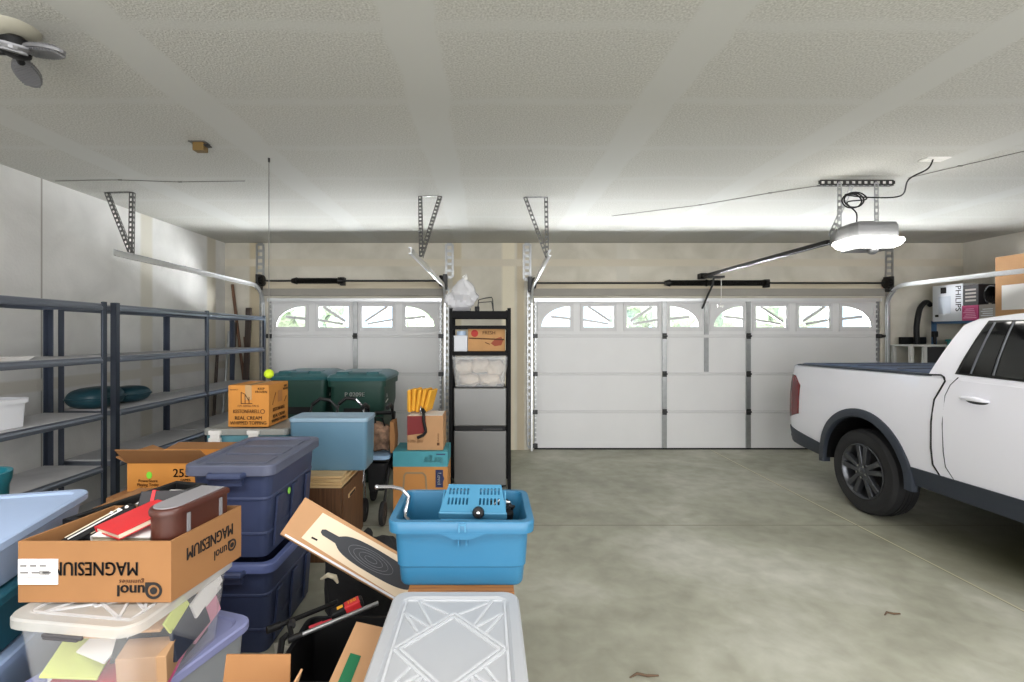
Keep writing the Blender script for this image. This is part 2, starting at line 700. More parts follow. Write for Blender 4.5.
T = .14
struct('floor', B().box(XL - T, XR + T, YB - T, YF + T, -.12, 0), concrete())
struct('ceiling', B().box(XL - T, XR + T, YB - T, YF + T, HC, HC + .12), ceiling_mat())
m_wl = wall_mat('left_wall_plaster', (206, 205, 202), (226, 225, 222),
                [(3.99, .008, (160, 158, 152)), (5.22, .09, (204, 200, 188)), (2.75, .09, (202, 198, 186)), (6.45, .1, (204, 198, 184))], 'Y',
                hor=[(1.2, .05, (204, 200, 190))])
struct('wall_left', B().box(XL - T, XL, YB, YF, 0, HC), m_wl)
struct('wall_right', B().box(XR, XR + T, YB, YF, 0, HC), wall_mat('right_wall_plaster', (205, 202, 192), (220, 217, 208), [(5.4, .09, (196, 190, 176))], 'Y'))
struct('wall_rear', B().box(XL - T, XR + T, YB - T, YB, 0, HC), m_white_plaster)
# the door wall with its two openings
D1 = (-3.063, -.629)
D2 = (.657, 5.497)
DH = 2.125
m_wf = wall_mat('door_wall_plaster', (190, 185, 170), (214, 209, 196),
                [(-3.25, .07, (190, 178, 152)), (.30, .09, (222, 214, 192)), (-.42, .06, (196, 186, 162)), (.47, .05, (192, 180, 156)), (1.9, .09, (206, 202, 190)), (4.0, .09, (200, 195, 182))],
                'X', hor=[(2.62, .05, (206, 198, 180))])
wb_ = B()
wb_.plate([(XL - T, 0), (D1[0], 0), (D1[0], DH), (D1[1], DH), (D1[1], 0), (D2[0], 0), (D2[0], DH), (D2[1], DH), (D2[1], 0), (XR + T, 0), (XR + T, HC), (XL - T, HC)],
          [], (0, YF, 0), (1, 0, 0), (0, 0, 1), (0, T, 0))
struct('wall_front', wb_, m_wf)

# ------------------------------------------------------------------ outside
m_drive = mat('driveway', (190, 186, 178), .9, var=.08, scale=2)
m_leaf = mat('leaves', (196, 212, 178), .8, var=.35, scale=9, bump=.8, bscale=7)
m_bark = mat('bark', (96, 76, 58), .9, var=.2, scale=14)
struct('ground', B().box(-30, 34, YF + T, 60, -.2, -.03), m_drive)
for (tx, ty, tr, th, lab) in [(-9, 24, 2.1, 4.2, 'round green tree seen through the narrow door, leftmost of the trees outside'),
                              (-3.2, 27, 1.9, 4.0, 'round green tree seen through the right window of the narrow door'),
                              (8.6, 25, 2.2, 4.3, 'round green tree seen through the wide door, left of the two on that side'),
                              (14.6, 26, 2.6, 4.8, 'round green tree seen through the rightmost windows of the wide door')]:
    t = thing('tree', lab, 'tree', (tx, ty, -.03), group='trees outside the doors')
    obj('trunk', B().tube([(tx, ty, -.03), (tx + .05, ty, th * .3), (tx, ty, th * .6)], [.16, .13, .08]), m_bark, t, smooth=True)
    bb = B()
    for k in range(26):
        a, e, q = random.uniform(0, 2 * PI), random.uniform(-.7, 1.2), random.uniform(.45, .8)
        c = Vector((tx + math.cos(a) * math.cos(e) * tr * q, ty + math.sin(a) * math.cos(e) * tr * q, th * .62 + math.sin(e) * tr * q * .75))
        bb.sph(c, tr * random.uniform(.26, .42), 10, 7, fn=lambda v: v * random.uniform(.78, 1.15))
    obj('crown', bb, m_leaf, t)

# ------------------------------------------------------------------ garage doors
m_glass = clear_plastic('window_glass', (235, 240, 240), .06, .05)
YD = YF + .03                  # inner face of the door leaf


def arc_hole(w, h, flip):
    pts = [(-.40 * w, -.36 * h), (.42 * w, -.36 * h), (.42 * w, .40 * h)]
    for i in range(1, 12):
        a = math.radians(90 * i / 12)
        pts.append((.42 * w - .82 * w * math.sin(a), -.36 * h + .76 * h * math.cos(a)))
    if flip:
        pts = [(-x, y) for x, y in reversed(pts)]
    return pts


def garage_door(name, x0, x1, nwin, stiles, half_stiles, label):
    t = thing(name, label, 'garage door', ((x0 + x1) / 2, YD, 0), kind='structure')
    sh = DH / 4
    g = .0
    for k in range(3):
        b = B()
        b.box(x0, x1, YD, YD + .045, k * sh + g / 2 + (.02 if k == 0 else 0), (k + 1) * sh - g / 2)
        obj('door_section', b, m_door, t, bevel=.006)
        b = B()
        b.box(x0, x1, YD - .008, YD, (k + 1) * sh - .022, (k + 1) * sh - .007)
        b.box(x0, x1, YD - .008, YD, (k + 1) * sh + .007, (k + 1) * sh + .022)
        obj('section_rail', b, m_frame, t, bevel=.002)
    pitch = (x1 - x0) / nwin
    pw, ph = pitch * .80, .37
    zc = 1.857
    holes = []
    for i in range(nwin):
        c = x0 + (i + .5) * pitch
        a, h = pw * .46, ph * .46
        holes.append([(c - a, zc - h), (c + a, zc - h), (c + a, zc + h), (c - a, zc + h)])
    b = B().plate([(x0, 3 * sh + g / 2), (x1, 3 * sh + g / 2), (x1, DH), (x0, DH)], holes, (0, YD, 0), (1, 0, 0), (0, 0, 1), (0, .045, 0))
    obj('door_section', b, m_door, t)
    for i in range(nwin):
        c = x0 + (i + .5) * pitch
        k = i % 4
        outer = [(-pw / 2, -ph / 2), (pw / 2, -ph / 2), (pw / 2, ph / 2), (-pw / 2, ph / 2)]
        if k in (0, 3):
            hole = arc_hole(pw, ph, k == 3)
        else:
            hole = [(-.43 * pw, -.38 * ph), (.43 * pw, -.38 * ph), (.43 * pw, .40 * ph), (-.43 * pw, .40 * ph)]
        b = B().plate(outer, [hole], (c, YD - .006, zc), (1, 0, 0), (0, 0, 1), (0, .014, 0))
        rim = [(-pw / 2 - .012, -ph / 2 - .012), (pw / 2 + .012, -ph / 2 - .012), (pw / 2 + .012, ph / 2 + .012), (-pw / 2 - .012, ph / 2 + .012)]
        inr = [(x * .955, y * .955) for x, y in outer]
        b.plate(rim, [inr], (c, YD - .016, zc), (1, 0, 0), (0, 0, 1), (0, .016, 0))
        s = 1 if k in (0, 1) else -1
        if k in (0, 3):
            b.bar((c - s * .14 * pw, YD - .002, zc + .02 * ph), (c + s * .43 * pw, YD - .002, zc - .06 * ph), .02, .036)
        else:
            b.bar((c - s * .30 * pw, YD - .002, zc + .40 * ph), (c + s * .34 * pw, YD - .002, zc - .16 * ph), .02, .038)
            b.bar((c - s * .43 * pw, YD - .002, zc - .10 * ph), (c + s * .28 * pw, YD - .002, zc - .26 * ph), .02, .032)
        fr = obj('window_frame', b, m_frame, t)
        obj('pane', B().box(c - pw * .45, c + pw * .45, YD + .016, YD + .021, zc - ph * .45, zc + ph * .45), m_glass, fr)
    for sx in stiles:
        b = B()
        for k in range(4):
            z0, z1 = k * sh + .025, (k + 1) * sh - .025
            b.box(sx - .032, sx + .032, YD - .014, YD, z0, z1)
            b.box(sx - .032, sx - .024, YD - .022, YD - .014, z0, z1)
            b.box(sx + .024, sx + .032, YD - .022, YD - .014, z0, z1)
        obj('stile', b, m_steel, t)
        for k in (1, 2, 3):
            b = B()
            b.box(sx - .03, sx + .03, YD - .030, YD - .012, k * sh - .04, k * sh + .04)
            b.cyl((sx - .035, YD - .035, k * sh), (sx + .035, YD - .035, k * sh), .011, n=10)
            obj('hinge', b, m_dark_steel, t)
    for sx in half_stiles:
        obj('stile', B().box(sx - .03, sx + .03, YD - .016, YD, 2 * sh + .03, 3 * sh - .025), m_steel, t)
        obj('stile', B().box(sx - .03, sx + .03, YD - .018, YD - .001, 3 * sh + .02, DH - .03), m_steel, t)
    for s, ex in ((1, x0), (-1, x1)):
        b = B()
        for k in range(4):
            for q in range(7):
                zz = k * sh + .05 + q * .068
                b.box(min(ex, ex + s * .035), max(ex, ex + s * .035), YD - .02, YD, zz, zz + .042)
            b.box(min(ex, ex + s * .012), max(ex, ex + s * .012), YD - .02, YD, k * sh + .03, (k + 1) * sh - .03)
        obj('end_stile', b, m_steel, t)
        for k in range(4):
            zz = k * sh + (.06 if k == 0 else 0)
            b = B().box(min(ex - s * .02, ex + s * .05), max(ex - s * .02, ex + s * .05), YD - .045, YD - .02, zz - .03, zz + .03)
            b.cyl((ex - s * .02, YD - .05, zz), (ex - s * .05, YD - .05, zz), .02, n=12)
            obj('roller_hinge', b, m_dark_steel, t)
    b = B()
    b.box(x0, x1, YD - .06, YD - .002, DH - .018, DH - .006)
    b.box(x0, x1, YD - .06, YD - .05, DH - .05, DH - .018)
    obj('strut', b, m_rail, t)
    obj('bottom_seal', B().box(x0, x1, YD - .005, YD + .045, .002, .02), m_black, t)
    return t


garage_door('door_1', D1[0], D1[1], 4, [-1.846], [], 'narrow white sectional garage door behind the green carts')
garage_door('door_2', D2[0], D2[1], 8, [2.487, 3.664], [3.077], 'wide white sectional garage door behind the pickup truck')

m_header = mat('header_trim', (150, 146, 138), .7, var=.05, scale=3)
m_pine = wood_mat('header_board', (196, 184, 160), (212, 202, 180), .75, 0, 2)
for i, (x0, x1) in enumerate((D1, D2)):
    struct('trim_%d' % (i * 2 + 1), B().box(x0 - .06, x1 + .06, YF - .035, YF, DH + .03, DH + .13), m_header, bevel=.004)
    b = B().box(x0 - .06, x1 + .06, YF - .02, YF, DH + .13, DH + .23)
    for q in range(int((x1 - x0) / .3)):
        b.cyl((x0 + .15 + q * .3, YF - .024, DH + .18), (x0 + .15 + q * .3, YF, DH + .18), .012, n=8)
    struct('trim_%d' % (i * 2 + 2), b, m_pine)

# ------------------------------------------------------------------ torsion springs
def torsion(x0, x1, z, springs, label):
    yc = YF - .10
    t = thing('torsion_spring', label, 'garage door spring', ((x0 + x1) / 2, yc, z))
    obj('shaft', B().cyl((x0 - .02, yc, z), (x1 + .02, yc, z), .014, n=10), m_dark_steel, t, smooth=True)
    for a, c in springs:
        b = B()
        n = int((c - a) / .009)
        prof = []
        for k in range(n):
            prof += [(.034, a + k * .009), (.04, a + k * .009 + .0045)]
        b.lathe(prof, (0, yc, z), (1, 0, 0), n=14)
        sp = obj('spring', b, m_spring, t)
        for e, s in ((a, -1), (c, 1)):
            obj('cone', B().cyl((e, yc, z), (e + s * .07, yc, z), .05, .03, n=14), m_spring, sp, smooth=True)
    mid = springs[-1][1] + .05
    obj('centre_bracket', B().box(mid - .03, mid + .03, YF - .1, YF, z - .06, z + .05), m_spring, t)
    for s, e in ((1, x0), (-1, x1)):
        b = B()
        b.lathe([(.03, 0), (.075, .01), (.06, .02), (.06, .045), (.075, .055), (.03, .065)], (e + s * .02, yc, z), (s, 0, 0), n=20)
        for k in range(8):
            a = k * PI / 4
            b.cyl((e + s * .04, yc + .06 * math.cos(a), z + .06 * math.sin(a)), (e + s * .075, yc + .06 * math.cos(a), z + .06 * math.sin(a)), .016, n=6)
        obj('drum', b, m_spring, t)
        obj('bearing_plate', B().box(e - .03, e + .03, YF - .12, YF, z - .12, z + .09), m_dark_steel, t, bevel=.004)
    return t


ZS1, ZS2 = 2.355, 2.325
torsion(D1[0] - .09, D1[1] + .05, ZS1, [(-2.62, -2.05)], 'black torsion spring on its shaft over the narrow garage door')
torsion(D2[0] - .06, D2[1] + .07, ZS2, [(2.52, 3.02), (3.1, 3.82)], 'long black torsion spring on its shaft over the wide garage door')


# perforated steel: a strap with real holes
def strap(b, p0, p1, w, face, t=.003, pitch=.05):
    """perforated flat strap from p0 to p1, its broad side facing 'face'"""
    p0, p1 = Vector(p0), Vector(p1)
    d = (p1 - p0)
    L = d.length
    d.normalize()
    f = Vector(face)
    s = d.cross(f).normalized()
    f = s.cross(d).normalized()
    for k in (-1, 1):
        b.bar(p0 + s * k * w * .38, p1 + s * k * w * .38, w * .24, t, f)
    n = max(2, int(L / pitch))
    for i in range(n + 1):
        q = p0 + d * (L * i / n)
        b.bar(q - d * pitch * .24, q + d * pitch * .24, w * .62, t, f)


def angle_iron(b, p0, p1, w, fa, fb):
    p0, p1 = Vector(p0), Vector(p1)
    d = (p1 - p0).normalized()
    fa, fb = Vector(fa), Vector(fb)
    strap(b, p0, p1, w, fa)
    s = d.cross(fa).normalized()
    strap(b, p0 + s * w * .5 - fa * w * .5, p1 + s * w * .5 - fa * w * .5, w, fb)


# ------------------------------------------------------------------ door tracks
def track(xv, xe, ye, ze, zs, label, struts, side):
    """vertical track beside the opening at xv, curve, horizontal run to (xe, ye, ze)"""
    yv = YF - .045
    zt = 2.02
    t = thing('garage_door_track', label, 'door track', (xv, yv, 0), group='garage door tracks')
    path = [Vector((xv, yv, 0.0)), Vector((xv, yv, zt - .05))]
    r = .30
    z_end = zt + r - .04
    for k in range(0, 9):
        a = math.radians(90 * k / 8)
        path.append(Vector((xv, yv - r + r * math.cos(a), zt - .02 + (z_end - zt + .02) * math.sin(a))))
    path.append(Vector((xe, ye, ze)))
    b = B()
    prof = [(-.026, -.012), (-.026, .012), (-.022, .012), (-.022, -.008), (.022, -.008), (.022, .012), (.026, .012), (.026, -.012)]
    rings = []
    for i, p in enumerate(path):
        d = (path[min(i + 1, len(path) - 1)] - path[max(i - 1, 0)]).normalized()
        x = Vector((1, 0, 0))
        nrm = x.cross(d).normalized()
        # channel opens sideways, towards the door
        rings.append([p + nrm * u + x * side * v for u, v in prof])
    b.loft(rings)
    obj('rail', b, m_rail, t)
    b = B()
    strap(b, (xv - side * .03, yv + .02, .05), (xv - side * .03, yv + .02, 2.25), .06, (0, -1, 0), pitch=.09)
    obj('jamb_angle', b, m_steel, t)
    # bare plate between the spring bracket and the ceiling
    b = B()
    strap(b, (xv - side * .06, YF - .006, zs + .06), (xv - side * .06, YF - .006, HC - .02), .12, (0, -1, 0), t=.006, pitch=.08)
    obj('wall_strap', b, m_steel, t)
    for (p, q) in struts:
        b = B()
        strap(b, p, q, .035, (0, -1, 0), pitch=.045)
        d = (Vector(q) - Vector(p))
        strap(b, Vector(p) + Vector((.017, .017, 0)), Vector(q) + Vector((.017, .017, 0)), .03, (1, 0, 0), pitch=.045)
        obj('hanger_strut', b, m_strut, t)
    # angle on the ceiling from which the struts hang
    p, q = struts[0][0], struts[1][0]
    b = B()
    strap(b, (p[0], p[1], HC - .004), (q[0], q[1], HC - .004), .035, (0, 0, -1), pitch=.045)
    obj('ceiling_angle', b, m_strut, t)
    return t


def hz(px, py):
    return PZ(px, py, HC)


e1 = P(130, 253, 4.27)
track(-3.11, -3.125, 4.07, 2.30, ZS1, 'galvanised track running along the left wall above the shelving',
      [(tuple(hz(106, 192.5)), tuple(e1)), (tuple(hz(131, 192)), tuple(e1))], 1)
e2 = P(421, 256, 4.1)
track(-.585, -.62, 3.9, 2.29, ZS1, 'galvanised track on the right side of the narrow garage door',
      [(tuple(hz(420, 196)), tuple(e2)), (tuple(hz(440, 196)), tuple(e2))], -1)
e3 = P(547, 257, 4.45)
track(.62, .552, 4.25, 2.33, ZS2, 'galvanised track on the left side of the wide garage door',
      [(tuple(hz(525, 197)), tuple(e3)), (tuple(hz(546, 197)), tuple(e3))], 1)
track(5.56, 5.60, 3.6, 2.27, ZS2, 'galvanised track running above the pickup truck on the right',
      [((5.45, 3.9, HC), (5.6, 3.85, 2.29)), ((5.75, 3.9, HC), (5.6, 3.85, 2.29))], -1)

# ------------------------------------------------------------------ door opener
m_opener = mat('opener_housing', (112, 113, 114), .4, .2)
m_opener_d = mat('opener_dark', (58, 58, 60), .5)
m_lens = emit_mat('lamp_lens', (255, 252, 246), 24.0)
ox, oy = 3.06, 3.92
t = thing('garage_door_opener', 'grey ceiling mounted garage door opener with lit white lamp', 'garage door opener', (ox, oy, 2.39))
b = B()
pr = [(-.16, -.13), (.16, -.13), (.175, -.05), (.15, .14), (.08, .30), (-.08, .30), (-.15, .14), (-.175, -.05)]
b.loft([[(ox + x * s, oy + y * s, z) for x, y in pr] for s, z in ((1.0, 2.378), (1.0, 2.47), (.93, 2.50))])
obj('housing', b, m_opener, t, bevel=.008)
b = B()
b.loft([[(ox + x * sx, oy - .02 + y * sy, z) for x, y in rrect(.43, .30, .07, 5)] for sx, sy, z in ((.72, .6, 2.300), (.90, .88, 2.318), (1.0, 1.0, 2.352), (.96, .96, 2.370))])
obj('lamp_lens', b, m_lens, t, smooth=True, angle=50)
b = B().box(ox - .14, ox + .14, oy - .10, oy + .09, 2.285, 2.301)
obj('base_tray', b, m_opener, t, bevel=.006)
obj('sensor_dome', B().sph((ox + .0, oy - .07, 2.283), (.04, .04, .036)), m_opener, t, smooth=True)
b = B()
ry0, ry1 = oy + .30, YF - .10
b.box(ox - .1, ox - .05, ry0, ry1, 2.425, 2.435)
b.box(ox - .105, ox - .095, ry0, ry1, 2.40, 2.435)
b.box(ox - .055, ox - .045, ry0, ry1, 2.40, 2.435)
obj('rail', b, m_black, t)
obj('drive_belt', B().box(ox - .088, ox - .062, ry0, ry1 - .1, 2.404, 2.412), m_chrome, t)
obj('header_bracket', B().box(ox - .12, ox - .03, YF - .12, YF, 2.385, 2.46), m_black, t, bevel=.006)
b = B()
b.box(ox - .11, ox + .12, YF - .30, YF - .18, 2.375, 2.402)
b.tube([(ox + .0, YF - .24, 2.38), (ox + .0, YF - .22, 2.30), (ox - .02, YF - .12, 2.17), (ox - .05, YD - .03, 1.98)], .014, 8)
obj('trolley_arm', b, m_dark_steel, t, smooth=True)
b = B()
b.tube([(ox + .10, YF - .24, 2.38), (ox + .10, YF - .24, 2.10), (ox + .09, YF - .24, 2.02)], .004, 6)
b.cbox((ox + .09, YF - .24, 2.0), (.08, .02, .03))
obj('release_cord', b, m_paper, t)
b = B()
angle_iron(b, (ox - .30, oy + .10, HC - .022), (ox + .31, oy + .10, HC - .022), .042, (0, -1, 0), (0, 0, -1))
obj('ceiling_angle', b, m_dark_steel, t)
for sx in (-.145, .16):
    b = B()
    strap(b, (ox + sx, oy + .09, 2.46), (ox + sx, oy + .09, HC - .03), .038, (0, -1, 0), pitch=.045)
    obj('hanger_strap', b, m_steel, t)
b = B()
strap(b, (ox - .13, oy + .22, 2.46), (ox - .02, oy + .11, HC - .03), .034, (0, -1, 0), pitch=.045)
obj('hanger_strap', b, m_steel, t)
# power cord: coil below the angle, then over to the outlet
c = []
plug = PZ(933, 158, HC)
for k in range(30):
    a = 2 * PI * k / 12
    c.append((ox - .08 + .085 * math.cos(a), oy + .0 + .002 * k, HC - .19 + .06 * math.sin(a)))
start = [(ox, oy + .1, 2.52), (ox - .06, oy + .02, 2.60), (ox - .15, oy, 2.68)]
end = [(ox + .06, oy + .02, HC - .17), (ox + .2, oy - .1, HC - .19), (plug.x - .16, plug.y + .02, HC - .15), (plug.x - .04, plug.y, HC - .08), (plug.x, plug.y, HC - .012)]
def smooth(pts, n=6):
    pts = [Vector(p) for p in pts]
    out = []
    for i in range(len(pts) - 1):
        p0, p1, p2, p3 = pts[max(i - 1, 0)], pts[i], pts[i + 1], pts[min(i + 2, len(pts) - 1)]
        for k in range(n):
            q = k / n
            out.append(.5 * (2 * p1 + (p2 - p0) * q + (2 * p0 - 5 * p1 + 4 * p2 - p3) * q * q + (3 * p1 - p0 - 3 * p2 + p3) * q ** 3))
    return out + [pts[-1]]


obj('power_cord', B().tube(smooth(start + c[::2] + end), .0055, 8), m_black, t, smooth=True)
b = B().box(ox - .06, ox + .06, oy - .02, oy + .1, 2.50, 2.525)
obj('cord_cover', b, m_black, t, bevel=.006)
b = B().box(plug.x - .06, plug.x + .11, plug.y - .03, plug.y + .06, HC - .008, HC)
for k in (-1, 1):
    b.cyl((plug.x + .02 + k * .035, plug.y + .015, HC - .012), (plug.x + .02 + k * .035, plug.y + .015, HC - .004), .018, n=14)
tag(obj('ceiling_outlet', b, m_paper, bevel=.003), 'white ceiling outlet plate with the opener cord plugged in', 'outlet')

# thin bell wires stapled to the ceiling
m_wire = mat('bell_wire', (120, 118, 112), .6)
def ceil_wire(pxs, label):
    pts = [PZ(x, y, HC - .004) for x, y in pxs]
    b = B().tube(pts, .0028, 6)
    for p in pts[1:-1]:
        b.cbox(p, (.03, .012, .008))
    tag(obj('bell_wire', b, m_wire), label, 'wire', 'wires stapled to the ceiling')
ceil_wire([(55, 181), (120, 180), (180, 182), (245, 181)], 'thin wire stapled to the ceiling near the left wall')
ceil_wire([(612, 216), (700, 205), (770, 193), (830, 184)], 'thin wire stapled to the ceiling left of the opener')
ceil_wire([(908, 178), (960, 166), (1060, 143)], 'thin wire stapled to the ceiling right of the opener')

# wooden junction box on the ceiling, left
m_jb = mat('brass_box', (118, 94, 52), .5, .3)
c = PZ(200, 143, HC)
t = thing('junction_box', 'small tan junction box hanging from the ceiling at left', 'junction box', (c.x, c.y, HC - .09))
obj('cover_plate', B().box(c.x - .055, c.x + .055, c.y - .045, c.y + .03, HC - .006, HC), m_strut, t, bevel=.002)
obj('body', B().box(c.x - .028, c.x + .045, c.y - .04, c.y + .02, HC - .062, HC - .006), m_jb, t, bevel=.004)
obj('mounting_tab', B().box(c.x + .045, c.x + .075, c.y - .04, c.y + .01, HC - .03, HC - .022), m_dark_steel, t)

# folding LED lamp, top left
m_alu = mat('ribbed_aluminium', (128, 128, 130), .4, .25)
c = PZ(16, 28, HC)
t = thing('ceiling_lamp_fixture', 'dark folding ceiling lamp with ribbed oval panels at upper left', 'ceiling lamp', (c.x, c.y, HC - .2))
obj('ceiling_plate', B().lathe([(.02, -.04), (.06, -.03), (.085, -.010), (.09, 0)], (c.x - .01, c.y, HC), n=32), mat('lamp_base', (170, 166, 150), .4), t, smooth=True)
obj('hub', B().lathe([(.03, -.12), (.05, -.11), (.055, -.06), (.03, -.04)], (c.x, c.y, HC), n=20), m_black, t, smooth=True)
for ang, tilt in ((-12, -8), (-48, -22), (200, -10), (120, -10)):
    a = math.radians(ang)
    d = Vector((math.cos(a), math.sin(a), math.sin(math.radians(tilt)))).normalized()
    s = Vector((-math.sin(a), math.cos(a), 0))
    u = d.cross(s)
    o0 = Vector((c.x, c.y, HC - .10)) + d * .05
    out = []
    for k in range(20):
        th = 2 * PI * k / 20
        out.append((.10 + .10 * math.cos(th), .048 * math.sin(th) * (1.0 if math.cos(th) < .6 else .9)))
    b = B().prism(out, o0, d, s, u * .012)
    pn = obj('lamp_panel', b, m_alu, t)
    b = B()
    for k in range(13):
        q = .025 + k * .0125
        hw = .046 * math.sqrt(max(0, 1 - ((q - .10) / .10) ** 2))
        for off in (-.004, .016):
            b.bar(o0 + d * q - s * hw * .9 + u * off, o0 + d * q + s * hw * .9 + u * off, .004, .009, u)
    obj('cooling_fins', b, m_alu, pn)
    obj('pivot', B().cyl(o0 - d * .03, o0 + d * .02, .014, n=10), m_black, pn)

# tennis ball on a string
m_ball = mat('tennis_felt', (196, 220, 40), .9, var=.08, scale=30, bump=.4, bscale=160)
t = thing('hanging_tennis_ball', 'yellow tennis ball hanging on a string above the boxes', 'ball', (-1.587, 3.53, 1.29))
obj('ball', B().sph((-1.587, 3.53, 1.325), .034, 24, 16), m_ball, t, smooth=True)
obj('string', B().cyl((-1.587, 3.53, 1.355), (-1.587, 3.53, HC - .01), .0035, n=6), m_wire, t)
obj('hook', B().cyl((-1.587, 3.53, HC - .03), (-1.587, 3.53, HC), .008, n=8), m_dark_steel, t)


# ================================================================== TRUCK
m_paint = mat('white_paint', (232, 232, 240), .28, coat=.6)
m_clad = mat('dark_cladding', (44, 50, 60), .55, bump=.08, bscale=150)
m_tint = mat('tinted_glass', (9, 10, 11), .07, spec=.35)
m_tail = mat('tail_lamp_red', (104, 10, 16), .25, spec=.3)
m_cover = mat('tonneau_vinyl', (58, 74, 104), .55, bump=.1, bscale=120)
m_rim = mat('wheel_alloy', (84, 86, 90), .32, .75)
m_rimlip = mat('wheel_edge', (92, 94, 98), .3, .8)
TX, TY = 4.36, 5.55            # centre line, rear bumper; the truck faces the photographer
truck = thing('pickup_truck', 'white four door pickup truck parked at right with dark bed cover', 'pickup truck', (TX, TY - 2.65, 0))


def tp(u, w, v):
    return Vector((TX - w, TY - u, v))


def interp(x, tab):
    if x <= tab[0][0]:
        return tab[0][1]
    for (a, p), (c, q) in zip(tab, tab[1:]):
        if x <= c:
            return p + (q - p) * (x - a) / (c - a)
    return tab[-1][1]


def hw(u):
    return interp(u, [(0, .875), (.04, .915), (.10, .95), (.25, .978), (.5, .99), (1.2, 1.0), (3.2, 1.0), (4.2, .99), (4.8, .96), (5.1, .88), (5.25, .74), (5.335, .55)])


def vprof(v):
    return interp(v, [(.34, -.075), (.42, -.035), (.58, -.008), (.75, .0), (.92, -.004), (1.06, -.014), (1.14, -.030), (1.22, -.042), (1.30, -.055), (1.4, -.075)])


def LW(u, v):
    return hw(u) + vprof(v)


def vtop(u):
    return interp(u, [(0, 1.16), (.015, 1.25), (.06, 1.285), (.4, 1.292), (1.85, 1.305), (3.6, 1.27), (4.2, 1.17), (5.0, 1.05), (5.25, .95), (5.335, .80)])


def vbot(u):
    return interp(u, [(0, .44), (.25, .41), (.8, .37), (1.8, .425), (4.0, .425), (4.9, .38), (5.335, .42)])


us = [0, .015, .04, .08, .14, .25, .4, .6, .8, 1.0, 1.2, 1.4, 1.6, 1.8, 2.0, 2.3, 2.6, 3.0, 3.4, 3.7, 4.0, 4.3, 4.6, 4.9, 5.05, 5.15, 5.25, 5.3, 5.335]
rings = []
for u in us:
    vb, vt = vbot(u), vtop(u)
    vs = [vb + (vt - vb) * k for k in (0, .06, .15, .28, .42, .55, .67, .77, .86, .93, .975)]
    half = [(LW(u, v) - (.06 if i == 0 else 0), v) for i, v in enumerate(vs)]
    half += [(LW(u, vt) - .022, vt - .004), (LW(u, vt) - .06, vt)]
    ring = [tp(u, w, v) for w, v in half] + [tp(u, -w, v) for w, v in reversed(half)]
    rings.append(ring)
body = obj('body', B().loft(rings), m_paint, truck, smooth=True, angle=40)


def boolean_cut(o, builder):
    bm = builder.bm
    bmesh.ops.recalc_face_normals(bm, faces=bm.faces[:])
    me = bpy.data.meshes.new('cut')
    bmesh.ops.transform(bm, matrix=W[o.name].inverted(), verts=bm.verts[:])
    bm.to_mesh(me)
    bm.free()
    c = bpy.data.objects.new('cut', me)
    COL.objects.link(c)
    c.parent = o.parent
    md = o.modifiers.new('cut', 'BOOLEAN')
    md.object = c
    md.operation = 'DIFFERENCE'
    md.solver = 'EXACT'
    bpy.context.view_layer.update()
    dg = bpy.context.evaluated_depsgraph_get()
    new = bpy.data.meshes.new_from_object(o.evaluated_get(dg), preserve_all_data_layers=True, depsgraph=dg)
    o.modifiers.remove(md)
    o.data = new
    bpy.data.objects.remove(c)


AX_R, AX_F, AXV = 1.17, 4.35, .395
for ua in (AX_R, AX_F):
    for s in (-1, 1):
        b = B()
        out = [(.485 * math.cos(2 * PI * k / 40), .485 * math.sin(2 * PI * k / 40)) for k in range(40)]
        c0 = tp(ua, s * .62, AXV)
        b.prism(out, c0, (0, -1, 0), (0, 0, 1), (-s * .6, 0, 0))
        boolean_cut(body, b)
body.data.materials.clear()
body.data.materials.append(m_paint)
for s in (-1, 1):
    for ua in (AX_R, AX_F):
        b = B()
        out = [(.475 * math.cos(math.radians(q)), .475 * math.sin(math.radians(q))) for q in range(0, 181, 6)]
        b.prism(out, tp(ua, s * .625, AXV), (0, -1, 0), (0, 0, 1), (-s * -.01, 0, 0))
        ring = []
        for k in range(33):
            a = math.radians(-1 + 182 * k / 32)
            ring.append((.468 * math.cos(a), .468 * math.sin(a)))
        for k in range(32, -1, -1):
            a = math.radians(-1 + 182 * k / 32)
            ring.append((.482 * math.cos(a), .482 * math.sin(a)))
        b.prism(ring, tp(ua, s * .61, AXV), (0, -1, 0), (0, 0, 1), (-s * .355, 0, 0))
        obj('wheel_well', b, m_black, truck)
        # arch moulding that follows the body side
        rr = []
        for k in range(41):
            a = math.radians(-3 + 189 * k / 40)
            du, dv = math.cos(a), math.sin(a)
            pts = []
            for r, off in ((.470, -.05), (.470, .012), (.478, .020), (.530, .020), (.545, .012), (.548, -.03)):
                u, v = ua + r * du, AXV + r * dv
                v2 = max(v, .36)
                pts.append(tp(u, s * (LW(u, max(v2, .55)) + off), v))
            rr.append(pts)
        obj('wheel_arch', B().loft(rr, closed=True), m_clad, truck, smooth=True, angle=40)


def patch(us_, vfun, off=.006, th=.02, s=1, wf=LW):
    """strip of the body side between vfun(u)=(v0, v1), raised by off"""
    rings = []
    for u in us_:
        v0, v1 = vfun(u)
        pts = []
        for k in range(6):
            v = v0 + (v1 - v0) * k / 5
            pts.append(tp(u, s * (wf(u, v) + off), v))
        for k in range(5, -1, -1):
            v = v0 + (v1 - v0) * k / 5
            pts.append(tp(u, s * (wf(u, v) + off - th), v))
        rings.append(pts)
    return B().loft(rings)


def rng(a, c, n):
    return [a + (c - a) * k / n for k in range(n + 1)]


